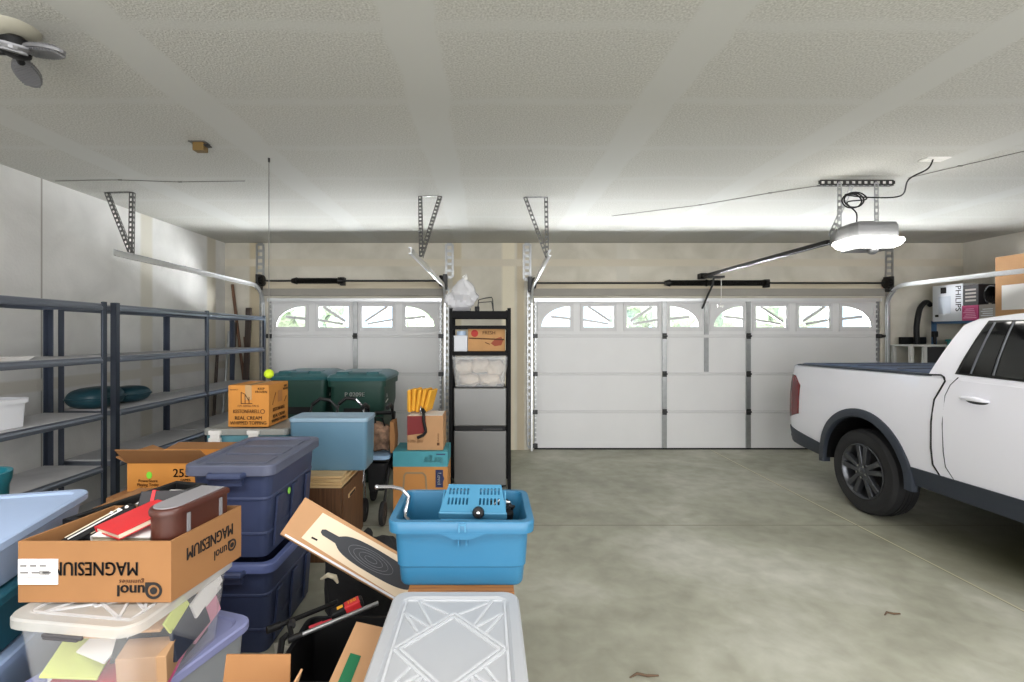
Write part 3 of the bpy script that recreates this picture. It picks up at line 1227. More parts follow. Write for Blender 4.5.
for s in (1, -1):
    obj('sill_cladding', patch(rng(AX_R + .50, AX_F - .50, 14), lambda u: (.42, .560 + .01 * (u - 1.6)), .010, .03, s), m_clad, truck, smooth=True)
    obj('bumper_corner', patch(rng(.0, AX_R - .50, 10), lambda u: (vbot(u) - .004, .60 - .10 * min(u / .7, 1)), .010, .03, s), m_clad, truck, smooth=True)
    obj('tail_lamp', patch(rng(.002, .29, 10), lambda u: (.70 + .30 * max(0, (u - .10)) , 1.165 - .75 * max(0, (u - .16))), .008, .03, s), m_tail, truck, smooth=True)
# rear face
b = B()
b.box(TX - .86, TX + .86, TY - .02, TY + .045, .44, .63)
obj('rear_bumper', b, m_clad, truck, bevel=.02)
obj('tailgate', B().box(TX - .72, TX + .72, TY - .05, TY + .012, .66, 1.22), m_paint, truck, bevel=.012)
obj('license_plate_recess', B().box(TX - .17, TX + .17, TY + .03, TY + .05, .47, .60), m_black, truck)
# bed cover
b = B()
rings = []
for u in rng(.05, 1.80, 10):
    w = LW(u, 1.29) - .085
    v = vtop(u)
    rings.append([tp(u, w, v - .01), tp(u, w, v + .008), tp(u, w - .03, v + .014), tp(u, 0, v + .018), tp(u, -w + .03, v + .014), tp(u, -w, v + .008), tp(u, -w, v - .01)])
bc = obj('bed_cover', b.loft(rings), m_cover, truck)
for s in (1, -1):
    obj('bed_rail_cap', patch(rng(.03, 1.82, 10), lambda u: (vtop(u) - .012, vtop(u) + .004), .0, .07, s), m_clad, truck)
b = B()
for u in (.45, .9, 1.35):
    b.bar(tp(u, .8, vtop(u) + .017), tp(u, -.8, vtop(u) + .017), .02, .004)
obj('cover_seam', b, m_clad, bc)

# cab
def roof(u):
    return interp(u, [(1.78, 1.29), (1.84, 1.50), (1.90, 1.70), (1.97, 1.735), (2.2, 1.762), (2.6, 1.785), (3.0, 1.79), (3.35, 1.765), (3.6, 1.70), (4.45, 1.17)])


def GW(u, v):
    """half width of the cab side at height v"""
    return interp(v, [(1.24, .957), (1.33, .930), (1.45, .885), (1.60, .818), (1.70, .764), (1.76, .72), (1.80, .69)]) - (.10 * max(0, u - 3.4))


rings = []
for u in [1.78, 1.80, 1.84, 1.87, 1.90, 1.93, 1.97, 2.05, 2.2, 2.4, 2.6, 2.8, 3.0, 3.2, 3.35, 3.5, 3.6, 3.8, 4.0, 4.2, 4.4]:
    vt = roof(u)
    vb = 1.20 if u < 3.6 else 1.12
    half = [(GW(u, vb), vb)]
    for k in range(1, 9):
        v = vb + (vt - .03 - vb) * k / 8
        half.append((GW(u, v), v))
    half += [(GW(u, vt - .03) - .03, vt - .008), (GW(u, vt - .03) - .10, vt), (GW(u, vt - .03) - .3, vt + .008)]
    rings.append([tp(u, w, v) for w, v in half] + [tp(u, -w, v) for w, v in reversed(half)])
obj('cab', B().loft(rings), m_paint, truck, smooth=True, angle=38)


def gpatch(corners, off=.006, th=.02, s=1, n=8):
    """quadrilateral of the cab side: (u,v) corners bottom-rear, bottom-front, top-front, top-rear"""
    a, c, d, e = corners
    rings = []
    for i in range(n + 1):
        t = i / n
        col = []
        bot = (a[0] + (c[0] - a[0]) * t, a[1] + (c[1] - a[1]) * t)
        top = (e[0] + (d[0] - e[0]) * t, e[1] + (d[1] - e[1]) * t)
        for k in range(7):
            q = k / 6
            u, v = bot[0] + (top[0] - bot[0]) * q, bot[1] + (top[1] - bot[1]) * q
            col.append(tp(u, s * (GW(u, v) + off), v))
        for k in range(6, -1, -1):
            q = k / 6
            u, v = bot[0] + (top[0] - bot[0]) * q, bot[1] + (top[1] - bot[1]) * q
            col.append(tp(u, s * (GW(u, v) + off - th), v))
        rings.append(col)
    return B().loft(rings)


for s in (1, -1):
    wf_ = obj('window_surround', gpatch([(2.00, 1.322), (3.95, 1.268), (3.42, 1.70), (2.07, 1.712)], .004, .02, s, 16), m_black, truck)
    obj('quarter_glass', gpatch([(2.03, 1.335), (2.105, 1.333), (2.12, 1.695), (2.08, 1.69)], .008, .01, s), m_tint, truck)
    obj('door_glass', gpatch([(2.13, 1.333), (2.255, 1.33), (2.235, 1.70), (2.135, 1.695)], .008, .01, s), m_tint, truck)
    obj('door_glass', gpatch([(2.285, 1.33), (2.98, 1.305), (2.98, 1.71), (2.26, 1.70)], .008, .01, s), m_tint, truck)
    obj('door_glass', gpatch([(3.08, 1.302), (3.85, 1.285), (3.40, 1.685), (3.08, 1.71)], .008, .01, s), m_tint, truck)
    for (ua, ub) in ((2.117, 2.127), (2.27, 2.248)):
        b = B()
        pts = [tp(ua + (ub - ua) * k / 6, s * (GW(2.2, 1.335 + .362 * k / 6) + .008), 1.335 + .362 * k / 6) for k in range(7)]
        b.tube(pts, .006, 8)
        obj('window_divider', b, m_rimlip, truck, smooth=True)
    # panel gaps
    gap = [(1.80, 1.302), (1.90, 1.308), (1.925, 1.295), (1.942, 1.265), (1.91, 1.19), (1.88, 1.12), (1.875, .95), (1.88, .75), (1.89, .63), (1.96, .53), (2.05, .42)]
    obj('panel_gap', B().tube([tp(u, s * (LW(u, v) + .001), v) for u, v in gap], .0065, 6), m_black, truck)
    gap = [(2.036, 1.30), (1.985, 1.24), (1.958, 1.16), (1.964, .95), (1.978, .75), (1.99, .64), (2.07, .53)]
    obj('panel_gap', B().tube([tp(u, s * (LW(u, v) + .0005), v) for u, v in gap], .003, 6), m_clad, truck)
    gap = [(3.02, 1.29), (3.02, .9), (3.05, .55)]
    obj('panel_gap', B().tube([tp(u, s * (LW(u, v) + .0005), v) for u, v in gap], .003, 6), m_clad, truck)
    gap = [(3.98, 1.24), (3.97, .9), (3.85, .55)]
    obj('panel_gap', B().tube([tp(u, s * (LW(u, v) + .0005), v) for u, v in gap], .003, 6), m_clad, truck)
    for uh in (2.075, 3.12):
        b = B()
        pts = [tp(uh + .205 * k / 8, s * (LW(uh, 1.155) + .004 + .030 * math.sin(PI * k / 8) ** .6), 1.155 + .012 * math.sin(PI * k / 8)) for k in range(9)]
        b.tube(pts, [.007, .013, .016, .017, .017, .017, .016, .013, .007], 10)
        h = obj('door_handle', b, m_paint, truck, smooth=True)
        b = B()
        b.sph(tp(uh + .12, s * (LW(uh, 1.14) - .002), 1.14), (.006, .085, .028), 16, 10)
        obj('handle_recess', b, m_rimlip, h, smooth=True)
    mr = obj('door_mirror', B().sph(tp(3.72, s * 1.09, 1.36), (.11, .07, .085), 16, 10), m_paint, truck, smooth=True)
    obj('mirror_arm', B().bar(tp(3.74, s * .9, 1.30), tp(3.73, s * 1.05, 1.31), .06, .05), m_black, mr)
# windscreen, bonnet front
b = B()
ws = []
for u in (3.66, 4.36):
    v = roof(u) + .012
    ws.append((u, v))
b.poly([tp(ws[0][0], .60, ws[0][1]), tp(ws[1][0], .78, ws[1][1]), tp(ws[1][0], -.78, ws[1][1]), tp(ws[0][0], -.60, ws[0][1])])
bmesh.ops.solidify(b.bm, geom=b.bm.faces[:], thickness=.01)
obj('windscreen', b, m_tint, truck)
obj('grille', B().box(TX - .5, TX + .5, TY - 5.345, TY - 5.28, .56, .84), m_black, truck, bevel=.02)
obj('rear_glass', B().cbox(tp(1.835, 0, 1.52), (1.25, .02, .26), (math.radians(15), 0, 0)), m_tint, truck)
obj('underbody', B().box(TX - .55, TX + .55, TY - 5.0, TY - .35, .33, .5), m_black, truck)


def wheel(ua, s):
    c = tp(ua, s * .985, .378)      # outer face
    ax = Vector((-s, 0, 0))
    b = B()
    prof = [(.235, -.235), (.30, -.245), (.345, -.235), (.372, -.21), (.378, -.17), (.378, -.07), (.372, -.03), (.345, -.004), (.30, .002), (.262, -.002), (.238, -.012), (.236, -.03), (.232, -.20)]
    b.lathe(prof + [prof[0]], c, ax, n=56, caps=False)
    wt = obj('tyre', b, m_rubber, truck, smooth=True, angle=35)
    b = B()
    for g in (-.09, -.12, -.15):
        pts = []
        for k in range(48):
            a = 2 * PI * k / 48
            pts.append(c + ax * g + Vector((0, math.cos(a), math.sin(a))) * .3785)
        b.tube(pts, .004, 6, close=True)
    obj('tread_groove', b, m_black, wt)
    b = B()
    b.lathe([(.240, -.02), (.244, -.006), (.238, -.002), (.226, -.014), (.215, -.05), (.205, -.2), (.24, -.22)], c, ax, n=56, caps=False)
    rim = obj('rim', b, m_rimlip, truck, smooth=True)
    obj('brake_disc', B().lathe([(.03, -.10), (.165, -.10), (.165, -.12), (.03, -.12)], c, ax, n=40), m_dark_steel, rim)
    yv, zv = Vector((0, 1, 0)), Vector((0, 0, 1))
    for k in range(5):
        b = B()
        a = 2 * PI * k / 5 + .28
        for da in (-1, 1):
            a1 = a + da * .30
            a2 = a + da * .20
            d1 = yv * math.cos(a1) + zv * math.sin(a1)
            d2 = yv * math.cos(a2) + zv * math.sin(a2)
            p0 = c + d1 * .055 + ax * -.020
            p1 = c + d2 * .228 + ax * -.016
            d = (p1 - p0).normalized()
            sd = d.cross(ax).normalized()
            r0 = [p0 + sd * .017 + ax * .008, p0 - sd * .017 + ax * .008, p0 - sd * .020 - ax * .035, p0 + sd * .020 - ax * .035]
            r1 = [p1 + sd * .023 + ax * .008, p1 - sd * .023 + ax * .008, p1 - sd * .027 - ax * .035, p1 + sd * .027 - ax * .035]
            b.loft([r0, r1])
        obj('spoke', b, m_rim, rim, bevel=.004)
    b = B()
    b.lathe([(.075, -.06), (.075, -.022), (.068, -.014), (.034, -.010), (.033, -.004), (.026, 0.0), (.002, .001)], c, ax, n=36)
    hb = obj('hub', b, m_rim, rim, smooth=True)
    for k in range(5):
        a = 2 * PI * k / 5 + .28 + PI / 5
        p = c + (yv * math.cos(a) + zv * math.sin(a)) * .056
        obj('lug_nut', B().cyl(p + ax * -.03, p + ax * .002, .011, n=6), m_chrome, hb)
    text(hb, 'H', .036, c + ax * .002, Vector((0, -s, 0)), (0, 0, 1), m_chrome, 'emblem', bold=.01)


for ua in (AX_R, AX_F):
    for s in (1, -1):
        wheel(ua, s)
obj('axle', B().cyl(tp(AX_R, .8, .378), tp(AX_R, -.8, .378), .05, n=12), m_black, truck)
obj('axle', B().cyl(tp(AX_F, .8, .378), tp(AX_F, -.8, .378), .05, n=12), m_black, truck)

# ================================================================== RIGHT WALL: shelving behind the truck
m_blue = mat('blue_steel', (70, 104, 140), .5, .2)
t = thing('storage_rack', 'blue steel rack along the right wall holding boxes above the truck', 'shelf', (6.38, 5.9, 0))
for x in (6.12, 6.62):
    for y in (5.05, 6.64):
        obj('post', B().box(x - .02, x + .02, y - .02, y + .02, 0, 1.80), m_blue, t)
for z in (.5, 1.1, 1.76):
    obj('shelf_deck', B().box(6.10, 6.64, 5.03, 6.66, z, z + .03), m_blue if z > 1.7 else m_deck, t)
SZ = 1.79


def carton(name, x0, x1, y0, y1, z0, z1, m, label, cat='box', tape=True, group=None, bev=.004, tape_rgb=None):
    t = thing(name, label, cat, ((x0 + x1) / 2, (y0 + y1) / 2, z0), group=group)
    obj('carton', B().box(x0, x1, y0, y1, z0, z1), m, t, bevel=bev)
    if tape:
        xm = (x0 + x1) / 2
        b = B().box(xm - .025, xm + .025, y0 - .0012, y1, z1 - .0005, z1 + .0012)
        b.box(xm - .025, xm + .025, y0 - .0012, y0, z1 - (z1 - z0) * .35, z1)
        obj('packing_tape', b, m_tape, t)
    return t


m_tape = mat('packing_tape', (186, 150, 104), .25)
m_white_card = mat('white_card', (214, 217, 222), .6)
m_pink = mat('pink_card', (190, 70, 120), .6)
m_greyc = mat('grey_card', (150, 144, 138), .7)
m_dkc = mat('dark_card', (42, 40, 42), .6)
t = carton('appliance_box', 6.08, 6.40, 6.20, 6.62, SZ, SZ + .48, m_white_card, 'white appliance box with black lettering at far end of the right rack', tape=False)
# left side of each box faces the room (-X)
text(t, 'PHILIPS', .105, (6.079, 6.26, SZ + .29), (0, 0, -1), (0, -1, 0), m_ink, bold=.01)
obj('printed_picture', B().box(6.0785, 6.08, 6.36, 6.53, SZ + .10, SZ + .33), mat('pale_print', (190, 196, 206), .6), t)
obj('printed_mark', B().box(6.0785, 6.08, 6.53, 6.58, SZ + .06, SZ + .09), m_ink, t)
obj('printed_mark', B().box(6.0785, 6.08, 6.42, 6.50, SZ + .37, SZ + .45), m_ink, t)
t = carton('shoe_box', 6.06, 6.40, 5.985, 6.19, SZ, SZ + .19, m_pink, 'pink box under the black box on the right rack', tape=False)
for k in range(6):
    obj('lettering', B().box(6.0585, 6.06, 6.005 + .006 * k, 6.17 - .015 * (k % 3), SZ + .03 + k * .022, SZ + .04 + k * .022), mat('pale_pink_ink', (226, 160, 190), .6), t)
t = carton('shoe_box', 6.06, 6.40, 5.785, 5.975, SZ, SZ + .19, m_greyc, 'grey brown box beside the pink box on the right rack', tape=False)
for k in range(4):
    obj('lettering', B().box(6.0585, 6.06, 5.81, 5.95 - .02 * (k % 2), SZ + .05 + k * .026, SZ + .06 + k * .026), m_white_card, t)
t = carton('tool_box', 6.07, 6.40, 5.99, 6.185, SZ + .191, SZ + .45, m_dkc, 'black box with pale lettering resting on the pink box', tape=False)
for k in range(4):
    obj('lettering', B().box(6.0685, 6.07, 6.02, 6.155, SZ + .24 + k * .045, SZ + .262 + k * .045), m_greyc, t)
t = thing('coiled_cable', 'black coiled cable lying on the grey brown box of the right rack', 'cable', (6.2, 5.88, SZ + .191))
b = B()
for k in range(7):
    pts = [(6.12 + .02 * k, 5.88 + .085 * math.cos(2 * PI * i / 24), SZ + .31 + .11 * math.sin(2 * PI * i / 24)) for i in range(24)]
    b.tube(pts, .011, 6, close=True)
obj('coil', b, m_black, t, smooth=True)
obj('cable_tie', B().cyl((6.09, 5.88, SZ + .20), (6.28, 5.88, SZ + .20), .009, n=8), m_greyc, t)
t = carton('moving_box', 6.05, 6.5, 5.20, 5.775, SZ, SZ + .74, m_cardB, 'large brown box with white label at the near end of the right rack')
obj('label_sheet', B().box(6.0485, 6.05, 5.44, 5.70, SZ + .11, SZ + .40), m_paper, t)
obj('storage_bag', B().tote((6.38, 6.3), .4, .5, 1.131, 1.55, .02), mat('teal_plastic', (40, 130, 130), .5), None)
tag(bpy.data.objects['storage_bag'], 'teal bin on the middle shelf of the right rack', 'bin')
bpy.data.objects['storage_bag'].name = 'storage_bin'

# bench with the black hose in the right corner
m_bench = mat('bench_white', (206, 206, 202), .5)
t = thing('work_bench', 'white topped bench in the far right corner behind the truck', 'bench', (5.82, 6.5, 0))
obj('bench_top', B().box(5.60, 6.07, 6.40, 6.74, 1.455, 1.48), m_bench, t, bevel=.004)
for x in (5.62, 5.80):
    obj('leg', B().box(x - .02, x + .02, 6.41, 6.45, 0, 1.455), m_bench, t)
for x in (5.62, 6.05):
    obj('leg', B().box(x - .02, x + .02, 6.68, 6.72, 0, 1.455), m_bench, t)
obj('drawer_front', B().box(5.83, 6.06, 6.41, 6.44, 1.0, 1.45), m_dkc, t)
obj('back_ledge', B().box(5.72, 6.07, 6.70, 6.74, 1.481, 1.58), m_black, t)
b = B()
pts = [(5.86, 6.60, 1.0), (5.87, 6.60, 1.40), (5.90, 6.60, 1.62), (5.97, 6.6, 1.75), (6.03, 6.62, 1.765), (6.07, 6.66, 1.74)]
tag(obj('vacuum_hose', B().tube(smooth([(5.85, 6.60, 1.481), (5.845, 6.60, 1.70), (5.865, 6.60, 1.86), (5.91, 6.62, 1.97), (5.98, 6.64, 2.04), (6.05, 6.67, 2.06), (6.12, 6.69, 2.02)]), .033, 12), m_black, smooth=True),
    'thick black hose arching up from the white bench in the right corner', 'hose')
t = thing('hand_tool', 'small black tool standing on the white bench beside the hose', 'tool', (6.0, 6.5, 1.481))
obj('handle', B().cyl((6.0, 6.5, 1.481), (6.0, 6.5, 1.59), .014, .02, n=12), m_black, t)
obj('head', B().cbox((6.0, 6.5, 1.62), (.06, .05, .08)), m_black, t, bevel=.01)

# small debris on the floor
def twig(px, py, dx, label):
    p = PZ(px, py, .006)
    pts = [p + Vector((-dx, -.01, 0)), p + Vector((-dx * .4, .012, .004)), p + Vector((dx * .2, 0, .002)), p + Vector((dx, .004, 0))]
    tag(obj('twig', B().tube(pts, [.003, .006, .006, .004], 6), m_bark), label, 'twig', 'twigs on the floor')


twig(644, 676, .07, 'bent brown twig on the concrete at the bottom edge of the picture')
twig(892, 614, .05, 'thin brown twig on the concrete in front of the truck wheel')


# ================================================================== LEFT WALL: shelving
def shelving(y0, y1, ybays, label):
    xf, xb = -2.91, -3.365
    t = thing('shelving_unit', label, 'shelf', ((xf + xb) / 2, (y0 + y1) / 2, 0), group='steel shelving along the left wall')
    ys = ybays
    pw = .042
    for y in ys:
        for x in (xf, xb):
            s = 1 if x == xf else -1
            b = B()
            # angle-shaped post: two thin flanges
            b.box(min(x, x - s * .006), max(x, x - s * .006), y - pw / 2, y + pw / 2, 0, 1.862)
            ye = y - pw / 2 if y == ys[0] else y + pw / 2
            b.box(min(x, x - s * .045), max(x, x - s * .045), min(ye, ye + (.006 if y == ys[0] else -.006)), max(ye, ye + (.006 if y == ys[0] else -.006)), 0, 1.862)
            p = obj('post', b, m_shelf, t, bevel=.0015)
    for z in (.18, .60, 1.0, 1.427, 1.83):
        for a, c in zip(ys, ys[1:]):
            a2, c2 = a + pw / 2, c - pw / 2
            b = B()
            for x, s in ((xf, 1), (xb, -1)):
                pf = [(-.002, -.034), (.004, -.030), (.004, -.010), (-.008, .004), (-.008, .016), (-.016, .016), (-.016, -.034)]
                b.loft([[(x + s * q, yy, z + w_) for q, w_ in pf] for yy in (a2, c2)])
            for y in (a2 + .008, c2 - .008):
                b.box(xb + .016, xf - .016, y - .008, y + .008, z - .030, z + .006)
            bm_ = obj('shelf_beam', b, m_beam_lit, t, bevel=.002)
            obj('shelf_board', B().box(xb + .012, xf - .012, a2, c2, z + .007, z + .019), m_deck, t)
    return t


shelving(2.43, 3.695, [2.43, 3.695], 'dark steel shelving unit along left wall, nearest the camera')
shelving(3.825, 6.36, [3.825, 5.06, 6.36], 'long dark steel shelving unit along left wall, next to the garage door')

# things on the shelves
tag(obj('plastic_bin', B().tote((-3.13, 2.93), .32, .42, 1.021, 1.205, .012, .02), mat('white_plastic', (224, 226, 230), .5), smooth=True), 'white plastic bin on the middle shelf at the left edge', 'bin')
b = B()
for k in range(6):
    b.cbox((-3.12 + .006 * k, 2.98 + .01 * k, 1.4475 + k * .004), (.26, .36 - .01 * k, .0035), (0, 0, .04 * k - .1))
tag(obj('paper_stack', b, m_paper), 'white sheets of paper lying on the upper shelf at left edge', 'paper')
m_dteal = mat('dark_teal_plastic', (20, 58, 68), .45, var=.1, scale=5)


def cushion(c, sx, sy, sz, rz, label):
    def fn(v):
        return Vector((math.copysign(abs(v.x) ** .7, v.x), math.copysign(abs(v.y) ** .7, v.y), math.copysign(abs(v.z) ** .85, v.z)))
    t = thing('seat_cushion', label, 'cushion', c, rz, group='teal cushions on the shelf')
    obj('pad', B().sph((0, 0, sz), (sx, sy, sz), 28, 14, fn), m_dteal, t, smooth=True, local=True)
    pts = []
    for k in range(40):
        a = 2 * PI * k / 40
        pts.append((sx * 1.005 * math.copysign(abs(math.cos(a)) ** .7, math.cos(a)), sy * 1.005 * math.copysign(abs(math.sin(a)) ** .7, math.sin(a)), sz))
    obj('piping', B().tube(pts, .010, 8, close=True), m_dteal, t, smooth=True, local=True)


cushion((-3.16, 3.92, 1.02), .15, .20, .085, 0, 'dark teal rounded cushion on the middle shelf, nearer of the two')
cushion((-3.17, 4.29, 1.02), .14, .16, .07, .0, 'dark teal rounded cushion on the middle shelf, behind the post')

# poles in the far left corner
m_pole_d = wood_mat('dark_pole_wood', (44, 36, 32), (70, 54, 44), .6, 2, 3)
m_pole_b = wood_mat('brown_pole_wood', (86, 60, 44), (120, 84, 60), .6, 2, 3)
def pole(x0, y0, x1, y1, h, r, m, label, flat=False):
    if flat:
        b = B().bar((x0, y0, .012), (x1, y1, h), r * 2.4, r, (0, 1, 0))
    else:
        b = B().cyl((x0, y0, .012), (x1, y1, h), r, n=12)
    tag(obj('leaning_pole', b, m, smooth=not flat), label, 'pole', 'poles leaning in the left corner')


pole(-3.19, 6.60, -3.54, 6.74, 2.31, .020, m_pole_b, 'longest brown pole leaning in the corner by the narrow door')
pole(-3.40, 6.38, -3.44, 6.62, 1.78, .02, m_pole_d, 'dark flat board leaning in the corner behind the shelving', True)
pole(-3.24, 6.44, -3.27, 6.66, 1.98, .03, m_pole_d, 'dark wide board leaning in the corner, right of the longest pole', True)
pole(-3.53, 6.40, -3.52, 6.62, 1.66, .018, m_steel, 'grey metal pole leaning in the corner behind the shelving')
pole(-3.12, 6.52, -3.36, 6.72, 1.58, .016, m_pole_b, 'short brown pole leaning in the corner behind the shelving')
pole(-3.58, 6.30, -3.61, 6.50, 1.42, .02, m_pole_d, 'short dark pole against the left wall in the corner')

# ================================================================== LEFT FOREGROUND PILE
def open_box(t, c4, z0, z1, m, th=.005, tops=None):
    """open carton on four plan corners (front-left, front-right, back-right, back-left)"""
    cx = sum(p[0] for p in c4) / 4
    cy = sum(p[1] for p in c4) / 4
    def ring(inset, z):
        return [(p[0] + (cx - p[0]) * inset, p[1] + (cy - p[1]) * inset, z) for p in c4]
    k = th * 2 / min((Vector(c4[0]) - Vector(c4[1])).length, (Vector(c4[1]) - Vector(c4[2])).length)
    return obj('carton', B().loft([ring(0, z0), ring(0, z1), ring(k, z1), ring(k, z0 + .006)]), m, t)


# --- brown carton of magnesium gummies, upside down
bz0, bz1 = .781, .970
c4 = [(-1.450, 1.50), (-.977, 1.50), (-.920, 1.815), (-1.395, 1.815)]
t = thing('open_carton', 'open brown carton with upside down black lettering, filled with books', 'box', (-1.19, 1.66, bz0))
open_box(t, c4, bz0, bz1, m_cardA)
yv = Vector((0, -1, 0))
fy = 1.4985
text(t, 'MAGNESIUM', .060, (-1.212, fy, .888), (-1, 0, 0), (0, 0, -1), m_ink, width=.80, bold=.03)
text(t, 'unol', .050, (-1.100, fy, .820), (-1, 0, 0), (0, 0, -1), m_ink, name='logo_lettering', bold=.04)
text(t, 'gummies', .020, (-1.098, fy, .846), (-1, 0, 0), (0, 0, -1), m_brownink, name='logo_lettering', spacing=1.1)


def logo_ring(o, ex, ey, r):
    o, ex, ey = Vector(o), Vector(ex).normalized(), Vector(ey).normalized()
    nz = ex.cross(ey)
    def circ(q, n=28):
        return [(q * math.cos(2 * PI * k / n), q * math.sin(2 * PI * k / n)) for k in range(n)]
    outer = circ(r)
    # the Q's square tail corner
    outer = [(x, y) for x, y in outer if not (x > 0 and y < 0)]
    k0 = next(i for i, (x, y) in enumerate(outer) if y < 0 and x <= 0)
    outer = [(r * math.cos(a), r * math.sin(a)) for a in [math.radians(q) for q in range(0, 271, 12)]] + [(0, -r), (r * .98, -r * .98), (r, 0)]
    outer = outer[:-1]
    b = B().plate(outer, [circ(r * .70)], o, ex, ey, nz * .0012)
    b.prism(circ(r * .42), o, ex, ey, nz * .0012)
    return b


obj('logo_ring', logo_ring((-1.030, fy, .818), (-1, 0, 0), (0, 0, -1), .026), m_ink, t)
obj('shipping_label', B().box(-1.447, -1.325, fy - .0022, fy + .001, .838, .916), m_paper, t)
b = B()
for k in range(3):
    b.box(-1.44 + .03 * k, -1.42 + .03 * k, fy - .003, fy, .893, .899)
    b.box(-1.44 + .035 * k, -1.415 + .035 * k, fy - .003, fy, .872, .878)
for k in range(9):
    b.box(-1.38 + .0035 * k, -1.378 + .0035 * k, fy - .003, fy, .868, .882)
b.box(-1.43, -1.36, fy - .003, fy, .858, .860)
obj('label_print', b, mat('grey_ink', (120, 118, 116), .8), t)
sd = Vector((-.920 + .977, .315, 0)).normalized()        # direction of the right side, front to back
sn = Vector((sd.y, -sd.x, 0))
def sp(f, z):
    return Vector((-.977, 1.50, 0)) + sd * (.32 * f) + sn * .0015 + Vector((0, 0, z))
text(t, 'MAGNESIUM', .058, sp(.52, .905), -sd, (0, 0, -1), m_ink, width=.66, bold=.03)
text(t, 'unol', .046, sp(.66, .845), -sd, (0, 0, -1), m_ink, name='logo_lettering', width=.8)
obj('logo_ring', logo_ring(sp(.84, .845), -sd, (0, 0, -1), .021), m_ink, t)

# things in the carton
m_redbook = mat('red_cover', (196, 40, 44), .45, var=.06, scale=8)
m_pages = mat('book_pages', (226, 216, 190), .8)
m_darkbook = mat('dark_cover', (34, 32, 34), .45)


def book(c, w, d, h, m, label, rot=(0, 0, 0), group=None, name='book'):
    t = thing(name, label, 'book', c, 0, group)
    R = Euler(rot).to_matrix()
    def tr(p):
        return R @ Vector(p)
    b = B()
    for z in (h / 2 - .0015, -h / 2 + .0015):
        b.cbox(tr((0, 0, z)), (w, d, .003), R)
    b.cbox(tr((-w / 2 + .0015, 0, 0)), (.003, d, h), R)
    obj('cover', b, m, t, local=True)
    obj('pages', B().cbox(tr((.001, 0, 0)), (w - .008, d - .008, h - .006), R), m_pages, t, local=True)
    return t


book((-1.185, 1.650, .985), .17, .19, .020, m_redbook, 'red book with cream pages lying tilted in the lettered carton', (.20, -.06, -.55))
book((-1.185, 1.64, .950), .20, .14, .024, m_paper, 'white book under the red book in the lettered carton', (.10, 0, -.05))
book((-1.175, 1.755, .955), .17, .17, .022, m_darkbook, 'black notebook standing in the carton with red bookmark stripe', (1.15, 0, .12))
b = B().cbox((-1.215, 1.752, .956), (.012, .174, .027), (1.15, 0, .12))
tag(obj('bookmark_strap', b, mat('red_ribbon', (190, 40, 46), .6)), 'red strap around the black notebook in the lettered carton', 'strap')
# long black trays of pens, left side of the carton
for i, (x, y, tilt, lab) in enumerate([(-1.325, 1.66, .32, 'black slotted tray leaning in the lettered carton, left one'), (-1.265, 1.69, .30, 'black slotted tray leaning in the lettered carton, right one')]):
    t = thing('desk_tray', lab, 'tray', (x, y, .80), 0, 'trays in the lettered carton')
    R = Euler((tilt, 0, -.55)).to_matrix()
    c0 = Vector((x, y, .955))
    obj('body', B().cbox(c0, (.05, .22, .035), R), m_black, t, bevel=.012)
    for k in (-1, 1):
        obj('slot', B().cbox(c0 + R @ Vector((k * .011, -.01, .018)), (.006, .16, .003), R), m_paper if k > 0 else m_pages, t)
    for k in range(3):
        obj('button', B().sph(c0 + R @ Vector((.012 - .01 * k, .085 - .02 * k, .018)), .006, 10, 6), m_paper, t)

# brown storage case with rounded end, grey lid
m_brown = mat('brown_plastic', (70, 34, 24), .35, var=.06, scale=6)
m_brownlid = mat('grey_lid', (128, 126, 128), .4)
cs = Vector((-1.016, 1.645, 0))
cd = Vector((.057, .315, 0)).normalized()
cn = Vector((cd.y, -cd.x, 0))
def stad(w, L, n=10):
    pts = []
    for k in range(n + 1):
        a = PI + PI * k / n
        pts.append((w / 2 * math.cos(a), -L / 2 + w / 2 + w / 2 * math.sin(a)))
    pts += [(w / 2, L / 2), (-w / 2, L / 2)]
    return pts


def stadring(w, L, z, n=10):
    return [cs + cn * x + cd * y + Vector((0, 0, z)) for x, y in stad(w, L, n)]


t = thing('storage_case', 'glossy brown case with rounded end and grey lid standing in the lettered carton', 'case', (cs.x, cs.y, .79))
cw, cl = .105, .25
obj('body', B().loft([stadring(cw * .96, cl * .98, .79), stadring(cw, cl, 1.035), stadring(cw, cl, 1.04)]), m_brown, t, smooth=True, angle=40)
lidp = obj('lid', B().loft([stadring(cw + .010, cl + .010, 1.036), stadring(cw + .012, cl + .012, 1.048), stadring(cw + .004, cl + .004, 1.056), stadring(cw - .006, cl - .006, 1.058)]), m_brown, t, smooth=True, angle=40)
obj('lid_panel', B().loft([stadring(cw - .012, cl - .012, 1.056), stadring(cw - .014, cl - .014, 1.0605)]), m_brownlid, lidp)
for f in (-.22, .36):
    p = cs + cn * (cw / 2 + .001) + cd * (cl * f)
    b = B().cbox(p + Vector((0, 0, .985)), (.006, .012, .09), Matrix.Rotation(math.atan2(-cd.x, cd.y), 3, 'Z'))
    obj('latch', b, m_brownlid, t)

